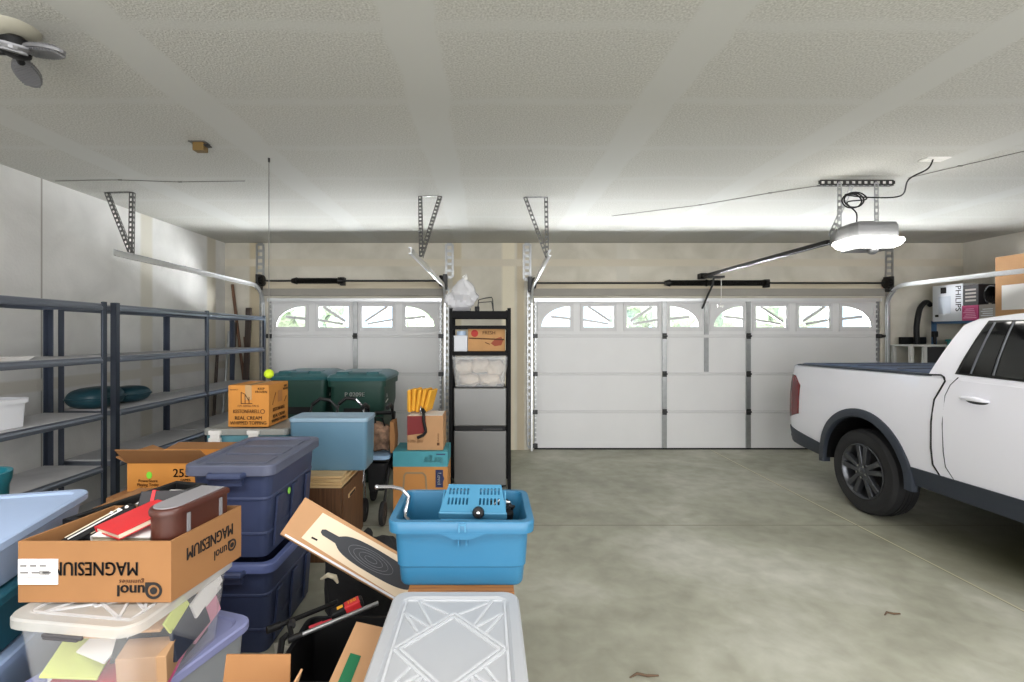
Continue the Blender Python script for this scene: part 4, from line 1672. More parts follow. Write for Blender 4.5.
# --- clear totes
def clear_tote(name, c, w, d, z0, z1, rz, label, mbody, mlid, ribs=True, r=.05, group=None, taper=.03, lip=.006):
    t = thing(name, label, 'storage tote', (c[0], c[1], z0), rz, group)
    h = z1 - z0
    obj('body', B().tote((0, 0), w - .03, d - .03, 0, h - .014, taper, r, .004, lip, .02), mbody, t, smooth=True, local=True, angle=40)
    lp = obj('lid', B().lid((0, 0), w, d, h - .034, h, r + .01, .007, .035), mlid, t, smooth=True, local=True, angle=30)
    if ribs:
        b = B()
        zt = h - .0055
        W2, D2_ = w / 2 - .05, d / 2 - .05
        def rib(p, q):
            b.bar((p[0], p[1], zt), (q[0], q[1], zt), .008, .005)
        q1, q2 = (0, D2_ * .62), (0, -D2_ * .62)
        l1, r1 = (-W2 * .86, 0), (W2 * .86, 0)
        for o_ in (0, .022):
            rib((q1[0], q1[1] + o_), (l1[0] - o_, l1[1]))
            rib((q1[0], q1[1] + o_), (r1[0] + o_, r1[1]))
            rib((q2[0], q2[1] - o_), (l1[0] - o_, l1[1]))
            rib((q2[0], q2[1] - o_), (r1[0] + o_, r1[1]))
        for s in (-1, 1):
            for s2 in (-1, 1):
                rib((s * W2 * .10, s2 * D2_ * .68), (s * W2 * .75, s2 * D2_ * .98))
                rib((s * W2 * .45, s2 * D2_ * .42), (s * W2 * .98, s2 * D2_ * .72))
                rib((s * W2 * .75, s2 * D2_ * .98), (s * W2 * .40, s2 * D2_ * .45))
                rib((s * W2 * .98, s2 * D2_ * .72), (s * W2 * .62, s2 * D2_ * .30))
        rib((-W2, -D2_), (W2, -D2_)); rib((-W2, D2_), (W2, D2_)); rib((-W2, -D2_), (-W2, D2_)); rib((W2, -D2_), (W2, D2_))
        obj('rib', b, m_ribs, lp, local=True)
    for s in (-1, 1):
        b = B()
        b.cbox((0, s * (d / 2 + .003), h - .036), (w * .30, .010, .010))
        b.cbox((0, s * (d / 2 + .008), h - .040), (w * .26, .010, .006))
        obj('latch', b, m_latch, t, local=True, bevel=.003)
    return t


m_ribs = clear_plastic('moulded_rib', (214, 216, 218), .6, .3)
m_latch = mat('grey_latch', (70, 68, 70), .5)
m_lidclear = clear_plastic('clear_lid', (222, 220, 212), .38, .3)
clear_tote('storage_tote', (-1.185, 1.630), .435, .48, .497, .779, -.13, 'clear tote packed with books and papers under the lettered carton', m_clear, m_lidclear)
# its contents
def content(c, s, rot, m, label, name='book', cat='book'):
    o = obj(name, B().cbox(c, s, rot), m, bevel=.002)
    tag(o, label, cat, 'books and papers in the clear tote')


m_redc = mat('red_notebook', (190, 44, 58), .6)
m_pinkc = mat('pink_folder', (224, 96, 150), .6)
m_limec = mat('lime_folder', (206, 216, 120), .7)
m_tanc = mat('tan_folder', (190, 150, 110), .8)
m_greyc2 = mat('grey_sheet', (150, 152, 156), .7)
m_navyc = mat('navy_folder', (44, 52, 70), .6)
book((-1.235, 1.53, .540), .20, .14, .035, m_redc, 'red book lying low at the front of the clear tote', (.25, .1, .2))
content((-1.27, 1.52, .60), (.15, .14, .008), (.35, .25, .3), m_limec, 'lime green folder at the front left of the clear tote', 'folder', 'folder')
content((-1.21, 1.55, .635), (.12, .12, .008), (.45, .1, -.3), m_paper, 'white sheet tilted in the middle of the clear tote', 'paper_sheet', 'paper')
content((-1.07, 1.53, .58), (.14, .08, .10), (.2, .05, .2), m_tanc, 'tan envelope standing at the front right of the clear tote', 'envelope', 'envelope')
content((-1.17, 1.60, .70), (.28, .20, .008), (.15, .02, .1), m_tanc, 'tan folder on top under the clear lid', 'folder', 'folder')
content((-1.015, 1.66, .62), (.012, .22, .12), (.0, -.15, .08), m_navyc, 'dark folder pressed against the right side of the clear tote', 'folder', 'folder')
content((-1.03, 1.60, .54), (.02, .16, .05), (.3, -.1, .08), m_pinkc, 'pink folder low on the right side of the clear tote', 'folder', 'folder')
content((-1.02, 1.75, .59), (.012, .15, .08), (.3, -.1, -.1), mat('rose_paper', (214, 150, 170), .7), 'rose paper at the back right of the clear tote', 'paper_sheet', 'paper')
content((-1.00, 1.73, .69), (.010, .16, .06), (.35, -.1, -.08), m_paper, 'white leaflet near the lid on right side of the clear tote', 'paper_sheet', 'paper')
content((-1.13, 1.54, .62), (.09, .09, .012), (.6, .2, .5), m_darkbook, 'black booklet at the front middle of the clear tote', 'booklet', 'book')
for k, (x, y, z, w, d, m, lab) in enumerate([
        (-1.012, 1.58, .70, .008, .10, m_limec, 'pale lime sheet leaning near the front of the right side of the clear tote'),
        (-1.022, 1.70, .655, .008, .14, m_greyc2, 'grey sheet leaning halfway along the right side of the clear tote'),
        (-1.030, 1.66, .575, .008, .16, m_paper, 'white sheet low along the right side of the clear tote'),
        (-1.018, 1.79, .66, .008, .09, m_paper, 'white sheet at the far right corner of the clear tote')]):
    content((x, y, z), (w, d, .05), (.5 - .2 * (k % 2), -.12, -.13), m, lab, 'paper_sheet', 'paper')
content((-1.31, 1.56, .56), (.09, .14, .03), (.2, .1, .1), m_paper, 'white booklet at the lower left corner of the clear tote', 'booklet', 'book')
content((-1.25, 1.60, .665), (.16, .12, .02), (.25, .1, .2), m_tanc, 'tan booklet above the lime folder in the clear tote', 'booklet', 'book')
content((-1.16, 1.72, .57), (.24, .18, .14), (0, 0, .05), m_navyc, 'dark stack of papers at the back of the clear tote', 'paper_stack', 'paper')

m_lav = mat('lavender_plastic', (150, 156, 200), .45, var=.04, scale=5)
m_lavbody = clear_plastic('grey_clear_plastic', (176, 182, 186), .78, .3)
clear_tote('storage_tote', (-1.215, 1.70), .44, .60, 0.0, .494, -.31, 'tote with lavender lid underneath the clear tote', m_lavbody, m_lav, ribs=False)

# --- stack of shallow bins at the left edge
m_ice = mat('ice_blue_plastic', (158, 178, 208), .4, var=.03, scale=5)
m_tealbin = mat('deep_teal_plastic', (24, 84, 100), .5, var=.05)
m_pale = mat('pale_blue_plastic', (150, 172, 206), .5, var=.04)
zc_ = [(.0, .56, m_pale, 'pale blue tote at the bottom of the stack by the left edge'), (.562, .775, m_tealbin, 'dark teal tote in the middle of the stack by the left edge'), (.777, .95, m_ice, 'ice blue tote with lid on top of the stack by left edge')]
for i, (z0, z1, m, lab) in enumerate(zc_):
    clear_tote('storage_tote', (-1.815, 1.735), .42, .62, z0, z1, .262, lab, m, m, ribs=False, r=.05)
t = thing('waste_bin', 'round teal bin standing behind the blue totes at the left edge', 'bin', (-2.36, 2.22, 0))
obj('body', B().lathe([(.10, 0), (.125, .9), (.135, .93), (.138, .97), (.12, .97), (.115, .9), (.095, .02)], (-2.36, 2.22, 0), n=32), mat('teal_bin', (24, 110, 124), .4), t, smooth=True, angle=50)
t = thing('duffel_bag', 'black bag standing in front of the pale blue tote at left edge', 'bag', (-1.58, 1.22, 0))
b = B()
def bagfn(v):
    n = 1 + .05 * math.sin(9 * v.x + 5 * v.z) + .04 * math.sin(11 * v.y - 7 * v.z)
    return Vector((math.copysign(abs(v.x) ** .6, v.x), math.copysign(abs(v.y) ** .6, v.y), math.copysign(abs(v.z) ** .6, v.z))) * n
obj('body', b.sph((-1.55, 1.24, .34), (.14, .16, .325), 28, 20, bagfn), m_blackcloth, t, smooth=True)
obj('handle', B().tube([(-1.62, 1.24, .62), (-1.60, 1.24, .72), (-1.5, 1.24, .72), (-1.48, 1.24, .62)], .014, 8), m_black, t, smooth=True)

# --- long black tray behind the lettered carton, lying on a carton
t = carton('cardboard_box', -1.70, -1.34, 2.085, 2.37, 0, .862, m_cardA, 'tall brown carton behind the lettered carton, carrying the black tray')
t = thing('display_tray', 'long black framed tray with papers lying behind the lettered carton', 'tray', (-1.455, 2.05, .864), -.25)
b = B()
fw_, fd_ = .18, .50
b.plate([(-fw_ / 2, -fd_ / 2), (fw_ / 2, -fd_ / 2), (fw_ / 2, fd_ / 2), (-fw_ / 2, fd_ / 2)],
        [[(-fw_ / 2 + .03, -fd_ / 2 + .03), (fw_ / 2 - .03, -fd_ / 2 + .03), (fw_ / 2 - .03, fd_ / 2 - .03), (-fw_ / 2 + .03, fd_ / 2 - .03)]], (0, 0, 0), (1, 0, 0), (0, 1, 0), (0, 0, .05))
obj('frame', b, m_black, t, local=True, bevel=.004)
obj('picture', B().box(-fw_ / 2 + .03, fw_ / 2 - .03, -fd_ / 2 + .03, fd_ / 2 - .03, .004, .022), mat('olive_print', (74, 70, 58), .35, var=.5, scale=9), t, local=True)
for k, (x, y, w, d, a) in enumerate([(-.02, .17, .06, .04, .3), (.03, .20, .04, .03, -.2), (-.025, .04, .05, .07, .5), (.03, .10, .03, .08, .2)]):
    R = Matrix.Translation((-1.455, 2.05, .864)) @ Matrix.Rotation(-.25, 4, 'Z')
    p = R @ Vector((x, y, .024 + .004))
    tag(obj('paper_card', B().cbox(p, (w, d, .003), (0, 0, a - .39)), m_paper if k != 3 else m_greyc),
        ['white card at the far end of the black tray', 'small white card at the far right corner of the black tray', 'white card in the middle of the black tray', 'grey card beside the white one in the black tray'][k], 'card', 'cards in the black tray')

# --- carton with 255 print
t = carton('cardboard_box', -2.06, -1.53, 2.62, 3.06, 0, .728, m_cardA, 'brown carton under the open carton printed 255, left of navy totes')
c4 = [(-2.018, 2.72), (-1.53, 2.72), (-1.53, 3.04), (-2.018, 3.04)]
t = thing('open_carton', 'open brown carton printed 255 with green sticker and loose flaps', 'box', (-1.77, 2.88, .73))
open_box(t, c4, .73, .893, m_cardC)
def flap(t, p0, p1, v, m=None, name='flap'):
    p0, p1, v = Vector(p0), Vector(p1), Vector(v)
    n = (p1 - p0).cross(v).normalized() * .005
    b = B().loft([[p0, p1, p1 + v * 1.0 + (p0 - p1) * .03, p0 + v + (p1 - p0) * .03], [p0 + n, p1 + n, p1 + v + n + (p0 - p1) * .03, p0 + v + n + (p1 - p0) * .03]])
    return obj(name, b, m or m_cardB, t)
flap(t, (-2.018, 2.72, .893), (-1.53, 2.72, .893), (-.01, -.095, .095), m_cardA)
flap(t, (-2.018, 3.04, .893), (-2.018, 2.72, .893), (-.07, .0, .03), m_cardA)
flap(t, (-1.53, 3.04, .893), (-2.018, 3.04, .893), (0, .11, .02), m_cardA)
text(t, '255', .066, (-1.712, 2.7185, .832), (1, 0, 0), (0, 0, 1), m_ink, bold=.02)
text(t, 'GAMES', .018, (-1.690, 2.7185, .795), (1, 0, 0), (0, 0, 1), m_ink, bold=.02)
text(t, 'PowerStore\nPlaying Today\nCollection', .022, (-1.90, 2.7185, .768), (1, 0, 0), (0, 0, 1), m_brownink, bold=.01)
obj('sticker', B().prism([(.016 * math.cos(2 * PI * k / 16), .020 * math.sin(2 * PI * k / 16)) for k in range(16)], (-1.893, 2.7185, .822), (1, 0, 0), (0, 0, 1), (0, -.001, 0)), mat('green_sticker', (130, 220, 60), .6), t)
obj('tear', B().cbox((-1.70, 2.7188, .752), (.012, .001, .036)), m_paper, t)

# ================================================================== NAVY TOTES
def navy_tote(z0, label, lid):
    cx, cy, w, d, h = -1.285, 2.745, .435, .68, .478
    t = thing('storage_tote', label, 'storage tote', (cx, cy, z0), group='navy storage totes')
    b = B().tote((0, 0), w - .03, d - .03, 0, h - .045, .035, .05, .006, .0, .02)
    obj('body', b, m_navy, t, smooth=True, local=True, angle=40)
    b = B()
    for z in (.30, .12):
        k = .035 * (1 - z / h)
        b.loft([[(x, y, zz) for x, y in rrect(w - .03 - 2 * k + 2 * o, d - .03 - 2 * k + 2 * o, .05)] for zz, o in ((z - .012, -.002), (z - .006, .004), (z + .006, .004), (z + .012, -.002))], False, False)
    for sx in (-1, 1):
        for y in (-.2, 0, .2):
            b.cbox((sx * (w / 2 - .028), y, .16), (.012, .07, .26), (0, sx * .075, 0))
    obj('moulding', b, m_navy, t, local=True, bevel=.003)
    m2 = m_navylid if lid else m_navy
    if lid:
        lp = obj('lid', B().lid((0, 0), w + .02, d + .02, h - .055, h, .055, .012, .035, 6), m2, t, smooth=True, local=True, angle=30)
        b = B()
        for y in (-.19, 0, .19):
            b.box(-w * .36, w * .36, y - .07, y + .07, h - .013, h - .007)
        obj('lid_panel', b, m2, lp, local=True, bevel=.004)
    else:
        obj('rim', B().loft([[(x, y, z) for x, y in rrect(w + o, d + o, .055)] for z, o in ((h - .05, -.01), (h - .05, .02), (h - .012, .02), (h - .006, .01), (h - .006, -.04), (h - .05, -.04))], False, False), m_rimblue, t, smooth=True, local=True, angle=40)
    for s in (-1, 1):
        b = B()
        pts = [(-.085, s * (d / 2 + .002), h - .045), (-.08, s * (d / 2 + .028), h - .05), (.08, s * (d / 2 + .028), h - .05), (.085, s * (d / 2 + .002), h - .045)]
        b.tube(pts, [.014, .018, .018, .014], 10)
        b.cbox((0, s * (d / 2 + .006), h - .075), (.15, .02, .05))
        obj('handle', b, m_navy, t, smooth=True, local=True)
    return t


m_rimblue = mat('slate_rim', (84, 96, 140), .45)
navy_tote(0.0, 'navy storage tote at the bottom of the stack, without a lid', False)
tt = navy_tote(.484, 'navy storage tote with slate lid on top of the stack', True)
obj('sticker', B().prism([(.016 * math.cos(2 * PI * k / 16), .018 * math.sin(2 * PI * k / 16)) for k in range(16)], (.196, -.08, .27), (0, 1, 0), (0, 0, 1), (.004, 0, 0)), mat('mint_sticker', (150, 226, 90), .6), tt, local=True)

# pale sheet on the floor by the navy totes
b = B()
g = []
for i in range(15):
    row = []
    for j in range(11):
        x = -1.08 + .32 * j / 10 + .03 * math.sin(i * .7)
        y = 1.98 + .50 * i / 14
        z = .012 + .022 * (1 + math.sin(j * 1.5 + i * .5)) * (.5 + .5 * math.sin(i * .9 + j * .3)) 
        row.append(b.bm.verts.new((x, y, z)))
    g.append(row)
for i in range(14):
    for j in range(10):
        b.bm.faces.new((g[i][j], g[i][j + 1], g[i + 1][j + 1], g[i + 1][j]))
bmesh.ops.solidify(b.bm, geom=b.bm.faces[:], thickness=.006)
tag(obj('dust_sheet', b, mat('pale_cloth', (206, 204, 194), .9, var=.06), smooth=True, angle=60), 'pale crumpled sheet on the floor beside the navy totes', 'cloth')


# ================================================================== CENTRE
# --- cooler with whipped topping carton
m_coolteal = mat('cooler_teal', (96, 150, 164), .45, var=.04)
m_coollid = mat('cooler_lid', (150, 152, 148), .4, var=.06)
t = thing('storage_tote', 'grey tote beneath the teal latched case, behind the navy totes', 'storage tote', (-1.8, 3.87, 0))
obj('body', B().tote((-1.83, 3.87), .50, .42, 0, .525, .03, .04), m_navylid, t, smooth=True)
t = thing('latched_case', 'teal case with grey lid and white latches under the cream carton', 'case', (-1.81, 3.87, .526))
obj('body', B().loft([[(-1.815 + x, 3.87 + y, z) for x, y in rrect(.62 - k, .44 - k, .04)] for z, k in ((.526, .05), (.57, .02), (.855, 0))]), m_coolteal, t, smooth=True, angle=40)
obj('lid', B().lid((-1.815, 3.87), (.64), .48, .856, .904, .045, .006, .04), m_coollid, t, smooth=True, angle=30)
for x in (-2.03, -1.745):
    b = B().box(x - .035, x + .035, 3.612, 3.632, .77, .895)
    b.box(x - .045, x + .045, 3.607, 3.630, .865, .895)
    b.box(x - .045, x - .025, 3.605, 3.632, .78, .84)
    b.box(x + .025, x + .045, 3.605, 3.632, .78, .84)
    obj('latch', b, m_paper, t, bevel=.004)

bx0, bx1, by0, by1, bz0, bz1 = -1.975, -1.665, 3.70, 4.06, .906, 1.225
t = carton('shipping_carton', bx0, bx1, by0, by1, bz0, bz1, m_cardC, 'orange brown carton reading real cream whipped topping, under the tennis ball', tape_rgb=1)
fy = by0 - .0015
text(t, 'REAL CREAM', .038, (-1.82, fy, bz0 + .068), (1, 0, 0), (0, 0, 1), m_ink, bold=.025, width=.95)
text(t, 'WHIPPED TOPPING', .036, (-1.82, fy, bz0 + .030), (1, 0, 0), (0, 0, 1), m_ink, bold=.025, width=.88)
text(t, 'KESTONFARELL', .040, (-1.835, fy, bz0 + .118), (1, 0, 0), (0, 0, 1), m_brownink, bold=.03, width=.72)
text(t, 'F.M. GEFELLTIN G', .022, (-1.82, fy, bz0 + .160), (1, 0, 0), (0, 0, 1), m_brownink, width=.95)
text(t, 'KEEP\nFROZEN', .024, (-1.722, fy, bz1 - .040), (1, 0, 0), (0, 0, 1), m_ink, bold=.02)
text(t, 'PRODUCT', .014, (-1.93, fy, bz1 - .035), (1, 0, 0), (0, 0, 1), m_brownink)
b = B()
for x, w, h in ((-1.875, .006, .085), (-1.845, .006, .07), (-1.815, .006, .05)):
    b.box(x - w / 2, x + w / 2, fy, fy + .001, bz0 + .18, bz0 + .18 + h)
b.bar((-1.875, fy, bz0 + .265), (-1.845, fy, bz0 + .25), .004, .006, (0, 1, 0))
b.bar((-1.845, fy, bz0 + .25), (-1.815, fy, bz0 + .20), .004, .006, (0, 1, 0))
b.box(-1.878, -1.79, fy, fy + .001, bz0 + .176, bz0 + .182)
obj('printed_outline', b, m_brownink, t)
b = B().plate([(.018 * math.cos(2 * PI * k / 18), .018 * math.sin(2 * PI * k / 18)) for k in range(18)], [[(.013 * math.cos(2 * PI * k / 18), .013 * math.sin(2 * PI * k / 18)) for k in range(18)]], (-1.712, fy, bz0 + .118), (1, 0, 0), (0, 0, 1), (0, .001, 0))
obj('printed_circle', b, m_brownink, t)
sx = bx1 + .0015
text(t, 'REAL CREAM', .038, (sx, 3.88, bz0 + .068), (0, 1, 0), (0, 0, 1), m_ink, bold=.025)
text(t, 'WHIPPED TOPPING', .032, (sx, 3.88, bz0 + .032), (0, 1, 0), (0, 0, 1), m_ink, bold=.025, width=.95)
text(t, 'KESTONFARELL', .040, (sx, 3.88, bz0 + .118), (0, 1, 0), (0, 0, 1), m_brownink, bold=.03, width=.8)
text(t, 'KEEP\nFROZEN', .024, (sx, 4.0, bz1 - .045), (0, 1, 0), (0, 0, 1), m_ink, bold=.02)
b = B()
b.box(sx - .001, sx, 3.86, 3.94, bz0 + .17, bz0 + .26)
obj('printed_panel', b, mat('tan_ink', (176, 118, 62), .8), t)
b = B()
b.bar((sx, 3.76, bz0 + .16), (sx, 3.82, bz0 + .25), .004, .002)
b.bar((sx, 3.98, bz0 + .16), (sx, 4.02, bz0 + .20), .004, .002)
obj('printed_outline', b, m_brownink, t)

# --- wood grain cabinet with planks and the blue-grey chest
m_wcab = wood_mat('wood_grain_laminate', (80, 54, 36), (112, 78, 52), .5, 2, 5)
m_plank = wood_mat('pale_plank', (196, 164, 116), (220, 190, 144), .6, 0, 4)
t = thing('wood_cabinet', 'low brown wood grain cabinet carrying the blue grey chest', 'cabinet', (-1.30, 3.72, 0))
obj('body', B().box(-1.55, -1.035, 3.42, 4.02, 0, .53), m_wcab, t, bevel=.004)
obj('top_panel', B().box(-1.56, -1.025, 3.41, 4.03, .53, .545), m_plank, t, bevel=.003)
d = obj('door', B().box(-1.035, -1.02, 3.45, 3.99, .03, .515), m_wcab, t, bevel=.003)
obj('handle', B().box(-1.0205, -1.012, 3.56, 3.74, .41, .44), m_plank, d, bevel=.004)
obj('handle_slot', B().box(-1.013, -1.010, 3.58, 3.72, .416, .434), m_black, d)
for i, (z, a, c, lab) in enumerate([(.546, .03, 0, 'lowest pale plank on the wood grain cabinet'), (.564, -.03, .012, 'middle pale plank on the wood grain cabinet'), (.582, .05, -.01, 'topmost pale plank on the wood grain cabinet')]):
    b = B().cbox((-1.29 + c, 3.70, z + .0085), (.50, .54 - .03 * i, .016), (0, 0, a))
    tag(obj('wood_plank', b, m_plank, bevel=.002), lab, 'plank', 'planks on the cabinet')
m_chest = mat('blue_grey_plastic', (92, 128, 150), .42, var=.03, scale=4)
m_chestlid = mat('pale_blue_lid', (140, 166, 184), .4)
t = thing('plastic_chest', 'blue grey plastic chest with pale lid on the planks', 'chest', (-1.17, 3.86, .600))
obj('body', B().loft([[(-1.180 + x, 3.73 + y, z) for x, y in rrect(.575 - k, .27 - k, .03)] for z, k in ((.600, .03), (.62, .012), (.95, 0), (.975, 0))]), m_chest, t, smooth=True, angle=40)
obj('lid', B().lid((-1.180, 3.73), .590, .285, .962, .992, .035, .004, .03), m_chestlid, t, smooth=True, angle=30)

# --- folding walker behind the chest (two hoops)
t = thing('folding_walker', 'folded walker with two thin curved hoops above the blue grey chest', 'walker', (-1.42, 4.42, 0))
for k, (x, y) in enumerate(((-1.47, 4.36), (-1.25, 4.42))):
    b = B()
    pts = [(x - .12, y, .01), (x - .12, y, .90), (x - .10, y, .98), (x - .03, y, 1.035), (x + .05, y + .02, 1.02), (x + .11, y + .04, .95), (x + .12, y + .05, .85), (x + .12, y + .06, .01)]
    obj('frame', b.tube(pts, .011, 10), m_chrome if k else m_dark_steel, t, smooth=True)
    obj('grip', B().tube(pts[2:5], .017, 10), m_black, t, smooth=True)
for z in (.35, .6):
    obj('cross_bar', B().cyl((-1.59, 4.36, z), (-1.13, 4.48, z), .009, n=10), m_dark_steel, t, smooth=True)

# --- rollator with blue seat
m_seat = mat('blue_seat', (150, 182, 214), .5)
t = thing('rollator', 'black rollator with blue seat and curved grips beside the boxes', 'walker', (-1.0, 4.45, 0))
wx = [(-1.10, 4.72, .11), (-.88, 4.10, .10), (-.86, 4.72, .11), (-1.06, 4.18, .10)]
for (x, y, r) in wx:
    b = B().lathe([(r * .62, -.016), (r * .94, -.018), (r, -.010), (r, .010), (r * .94, .018), (r * .62, .016)], (x, y, r), (1, 0, 0), n=28)
    w = obj('wheel', b, m_rubber, t, smooth=True, angle=50)
    b = B().lathe([(.02, -.022), (r * .30, -.012), (r * .66, -.008), (r * .66, .008), (r * .30, .012), (.02, .022)], (x, y, r), (1, 0, 0), n=20)
    obj('hub', b, m_dark_steel, w, smooth=True)
for x in (-1.09, -.87):
    pts = [(x, 4.72, .14), (x, 4.62, .45), (x, 4.52, .80), (x + .0, 4.44, .95), (x, 4.34, .985), (x, 4.24, .97)]
    obj('side_frame', B().tube(pts, .013, 10), m_black, t, smooth=True)
    obj('grip', B().tube(pts[3:], .019, 10), m_rubber, t, smooth=True)
    obj('front_leg', B().tube([(x, 4.60, .52), (x, 4.30, .42), (x + (.0 if x < -1 else -.01), 4.14, .14)], .012, 10), m_chrome if x < -1 else m_black, t, smooth=True)
obj('seat', B().loft([[(-.985 + x, 4.42 + y, z) for x, y in rrect(.24 - k, .30 - k, .04)] for z, k in ((.50, .02), (.51, 0), (.53, 0), (.54, .02))]), m_seat, t, smooth=True, angle=40)
obj('seat_frame', B().tube([(-1.10, 4.28, .50), (-.87, 4.28, .50), (-.87, 4.56, .50), (-1.10, 4.56, .50)], .012, 8, close=True), m_black, t, smooth=True)
obj('back_strap', B().tube([(-1.09, 4.50, .82), (-1.07, 4.66, .86), (-.89, 4.66, .86), (-.87, 4.50, .82)], .018, 10), m_black, t, smooth=True)
obj('basket', B().tote((-.985, 4.42), .20, .26, .22, .47, .03, .03, .008, 0), m_blackcloth, t)
m_camo = mat('patterned_cloth', (132, 104, 84), .85, var=.75, scale=16, bump=.3, bscale=30)
t = thing('shopping_bag', 'brown and black patterned bag sitting on the rollator seat', 'bag', (-.99, 4.44, .541))
def crump(v):
    n = 1 + .10 * math.sin(7 * v.x + 3 * v.z) + .08 * math.sin(9 * v.y + 6 * v.z)
    return Vector((math.copysign(abs(v.x) ** .7, v.x), math.copysign(abs(v.y) ** .7, v.y), math.copysign(abs(v.z) ** .8, v.z))) * n
obj('body', B().sph((-.985, 4.46, .67), (.105, .075, .125), 24, 16, crump), m_camo, t, smooth=True)
obj('handle', B().tube([(-1.03, 4.46, .77), (-1.02, 4.44, .85), (-.96, 4.44, .85), (-.94, 4.46, .77)], .008, 8), m_black, t, smooth=True)
t = thing('paper_bag', 'small brown paper bag standing on the rollator seat by the boxes', 'bag', (-.86, 4.46, .541))
b = B().loft([[(-.868, 4.36, .545), (-.838, 4.36, .545), (-.838, 4.54, .545), (-.868, 4.54, .545)], [(-.876, 4.36, .68), (-.83, 4.37, .68), (-.83, 4.53, .68), (-.876, 4.54, .68)], [(-.872, 4.36, .83), (-.842, 4.37, .82), (-.842, 4.53, .83), (-.872, 4.54, .825)]])
obj('body', b, m_cardA, t)

# --- the two cartons beside the rack
m_tealprint = mat('teal_print', (70, 148, 160), .7, var=.04)
m_navyprint = mat('navy_print', (34, 44, 84), .6)
x0, x1, y0, y1 = -.833, -.350, 4.30, 4.66
t = carton('appliance_carton', x0, x1, y0, y1, 0, .575, mat('amber_cardboard', (190, 132, 72), .8, var=.04, scale=6), 'large orange carton with teal top band beside the fridge rack', tape=False)
obj('printed_band', B().box(x0 - .001, x1 + .001, y0 - .0015, y1 + .001, .44, .5755), m_tealprint, t)
fy = y0 - .003
text(t, 'large', .088, (-.475, fy, .497), (-1, 0, 0), (0, 0, -1), mat('pale_teal_ink', (116, 186, 192), .7), bold=.015, width=1.0)
obj('printed_mark', B().box(-.45, -.37, fy, y0 - .0014, .545, .556), m_navyprint, t)
b = B()
fy2 = y0 - .0015
for p, q in (((-.75, .10), (-.735, .36)), ((-.735, .36), (-.72, .385)), ((-.72, .385), (-.57, .385)), ((-.57, .385), (-.545, .36)), ((-.545, .36), (-.525, .10))):
    b.bar((p[0], fy2, p[1]), (q[0], fy2, q[1]), .003, .016, (0, 0, 1) if abs(p[0] - q[0]) > .05 else (1, 0, 0))
obj('printed_outline', b, mat('grey_print', (150, 128, 96), .8), t)
obj('printed_badge', B().prism([(-.038, -.078), (.028, -.078), (.028, -.03), (.040, 0), (.028, .03), (.028, .078), (-.038, .078)], (-.418, fy2 - .001, .335), (1, 0, 0), (0, 0, 1), (0, .002, 0)), m_navyprint, t)
text(t, 'Lovei', .050, (-.424, fy2 - .0022, .335), (0, 0, -1), (1, 0, 0), m_paper, bold=.02)
x0b, x1b, y0b, y1b = -.715, -.392, 4.34, 4.64
t = carton('small_carton', x0b, x1b, y0b, y1b, .577, .885, m_cardB, 'small pale carton with dark red print on top of the orange carton', tape=False)
fy = y0b - .0015
obj('top_label', B().box(x0b + .01, x1b - .01, y0b + .01, y1b - .01, .8845, .8862), m_paper, t)
obj('printed_patch', B().prism([(0, 0), (.16, .02), (.17, .10), (.165, .172), (0, .172)], (x0b, fy, .885 - .175), (1, 0, 0), (0, 0, 1), (0, .001, 0)), mat('dark_red_print', (120, 36, 36), .7), t)
text(t, 'mall store', .045, (-.64, fy, .655), (-1, 0, 0), (0, 0, -1), mat('faint_ink', (160, 116, 74), .8), bold=.01, width=.75)
text(t, 'FRAGILE', .020, (-.435, fy, .69), (0, 0, 1), (-1, 0, 0), m_brownink)
obj('printed_mark', B().box(-.448, -.425, fy, y0b, .62, .645), m_brownink, t)
t = thing('hooked_strap', 'black hooked strap hanging over the front of the small carton', 'strap', (-.56, 4.33, .72))
pts = [(-.575, 4.46, .90), (-.585, 4.40, .935), (-.575, 4.35, .935), (-.565, 4.322, .90), (-.565, 4.318, .84), (-.550, 4.318, .78), (-.545, 4.318, .745), (-.57, 4.316, .715), (-.62, 4.316, .692)]
obj('strap', B().tube(pts, .014, 10), m_black, t, smooth=True)
obj('end_loop', B().tube([(-.60, 4.40 + .02 * math.cos(2 * PI * k / 16), .925 + .035 * math.sin(2 * PI * k / 16)) for k in range(16)], .006, 8, close=True), m_chrome, t, smooth=True)
m_yel = mat('yellow_envelope', (230, 168, 48), .65, var=.05, scale=8)
names = ['leftmost', 'second from left', 'middle one', 'second from right', 'rightmost']
def envelope(k):
    t = thing('padded_envelope', 'yellow padded envelope standing on the small carton, %s of the five' % names[k], 'envelope', (-.70 + .045 * k, 4.54, .888), 0, 'yellow envelopes on the small carton')
    R = Euler((0, .05 + .07 * k - .05, -.25)).to_matrix()
    c0 = Vector((-.698 + .043 * k, 4.54, 1.000 + .008 * (k % 2)))
    def fn(v):
        return Vector((math.copysign(abs(v.x) ** .9, v.x), math.copysign(abs(v.y) ** .35, v.y), math.copysign(abs(v.z) ** .35, v.z)))
    b = B().cbox((0, 0, 0), (.026, .17, .208))
    bmesh.ops.transform(b.bm, matrix=Matrix.Translation(c0) @ R.to_4x4(), verts=b.bm.verts[:])
    obj('sleeve', b, m_yel, t, bevel=.008, segs=3)
    b = B().cbox(c0 + R @ Vector((-.014, -.065, 0)), (.012, .02, .18), R)
    obj('seam', b, m_yel, t)
for k in range(5):
    envelope(k)

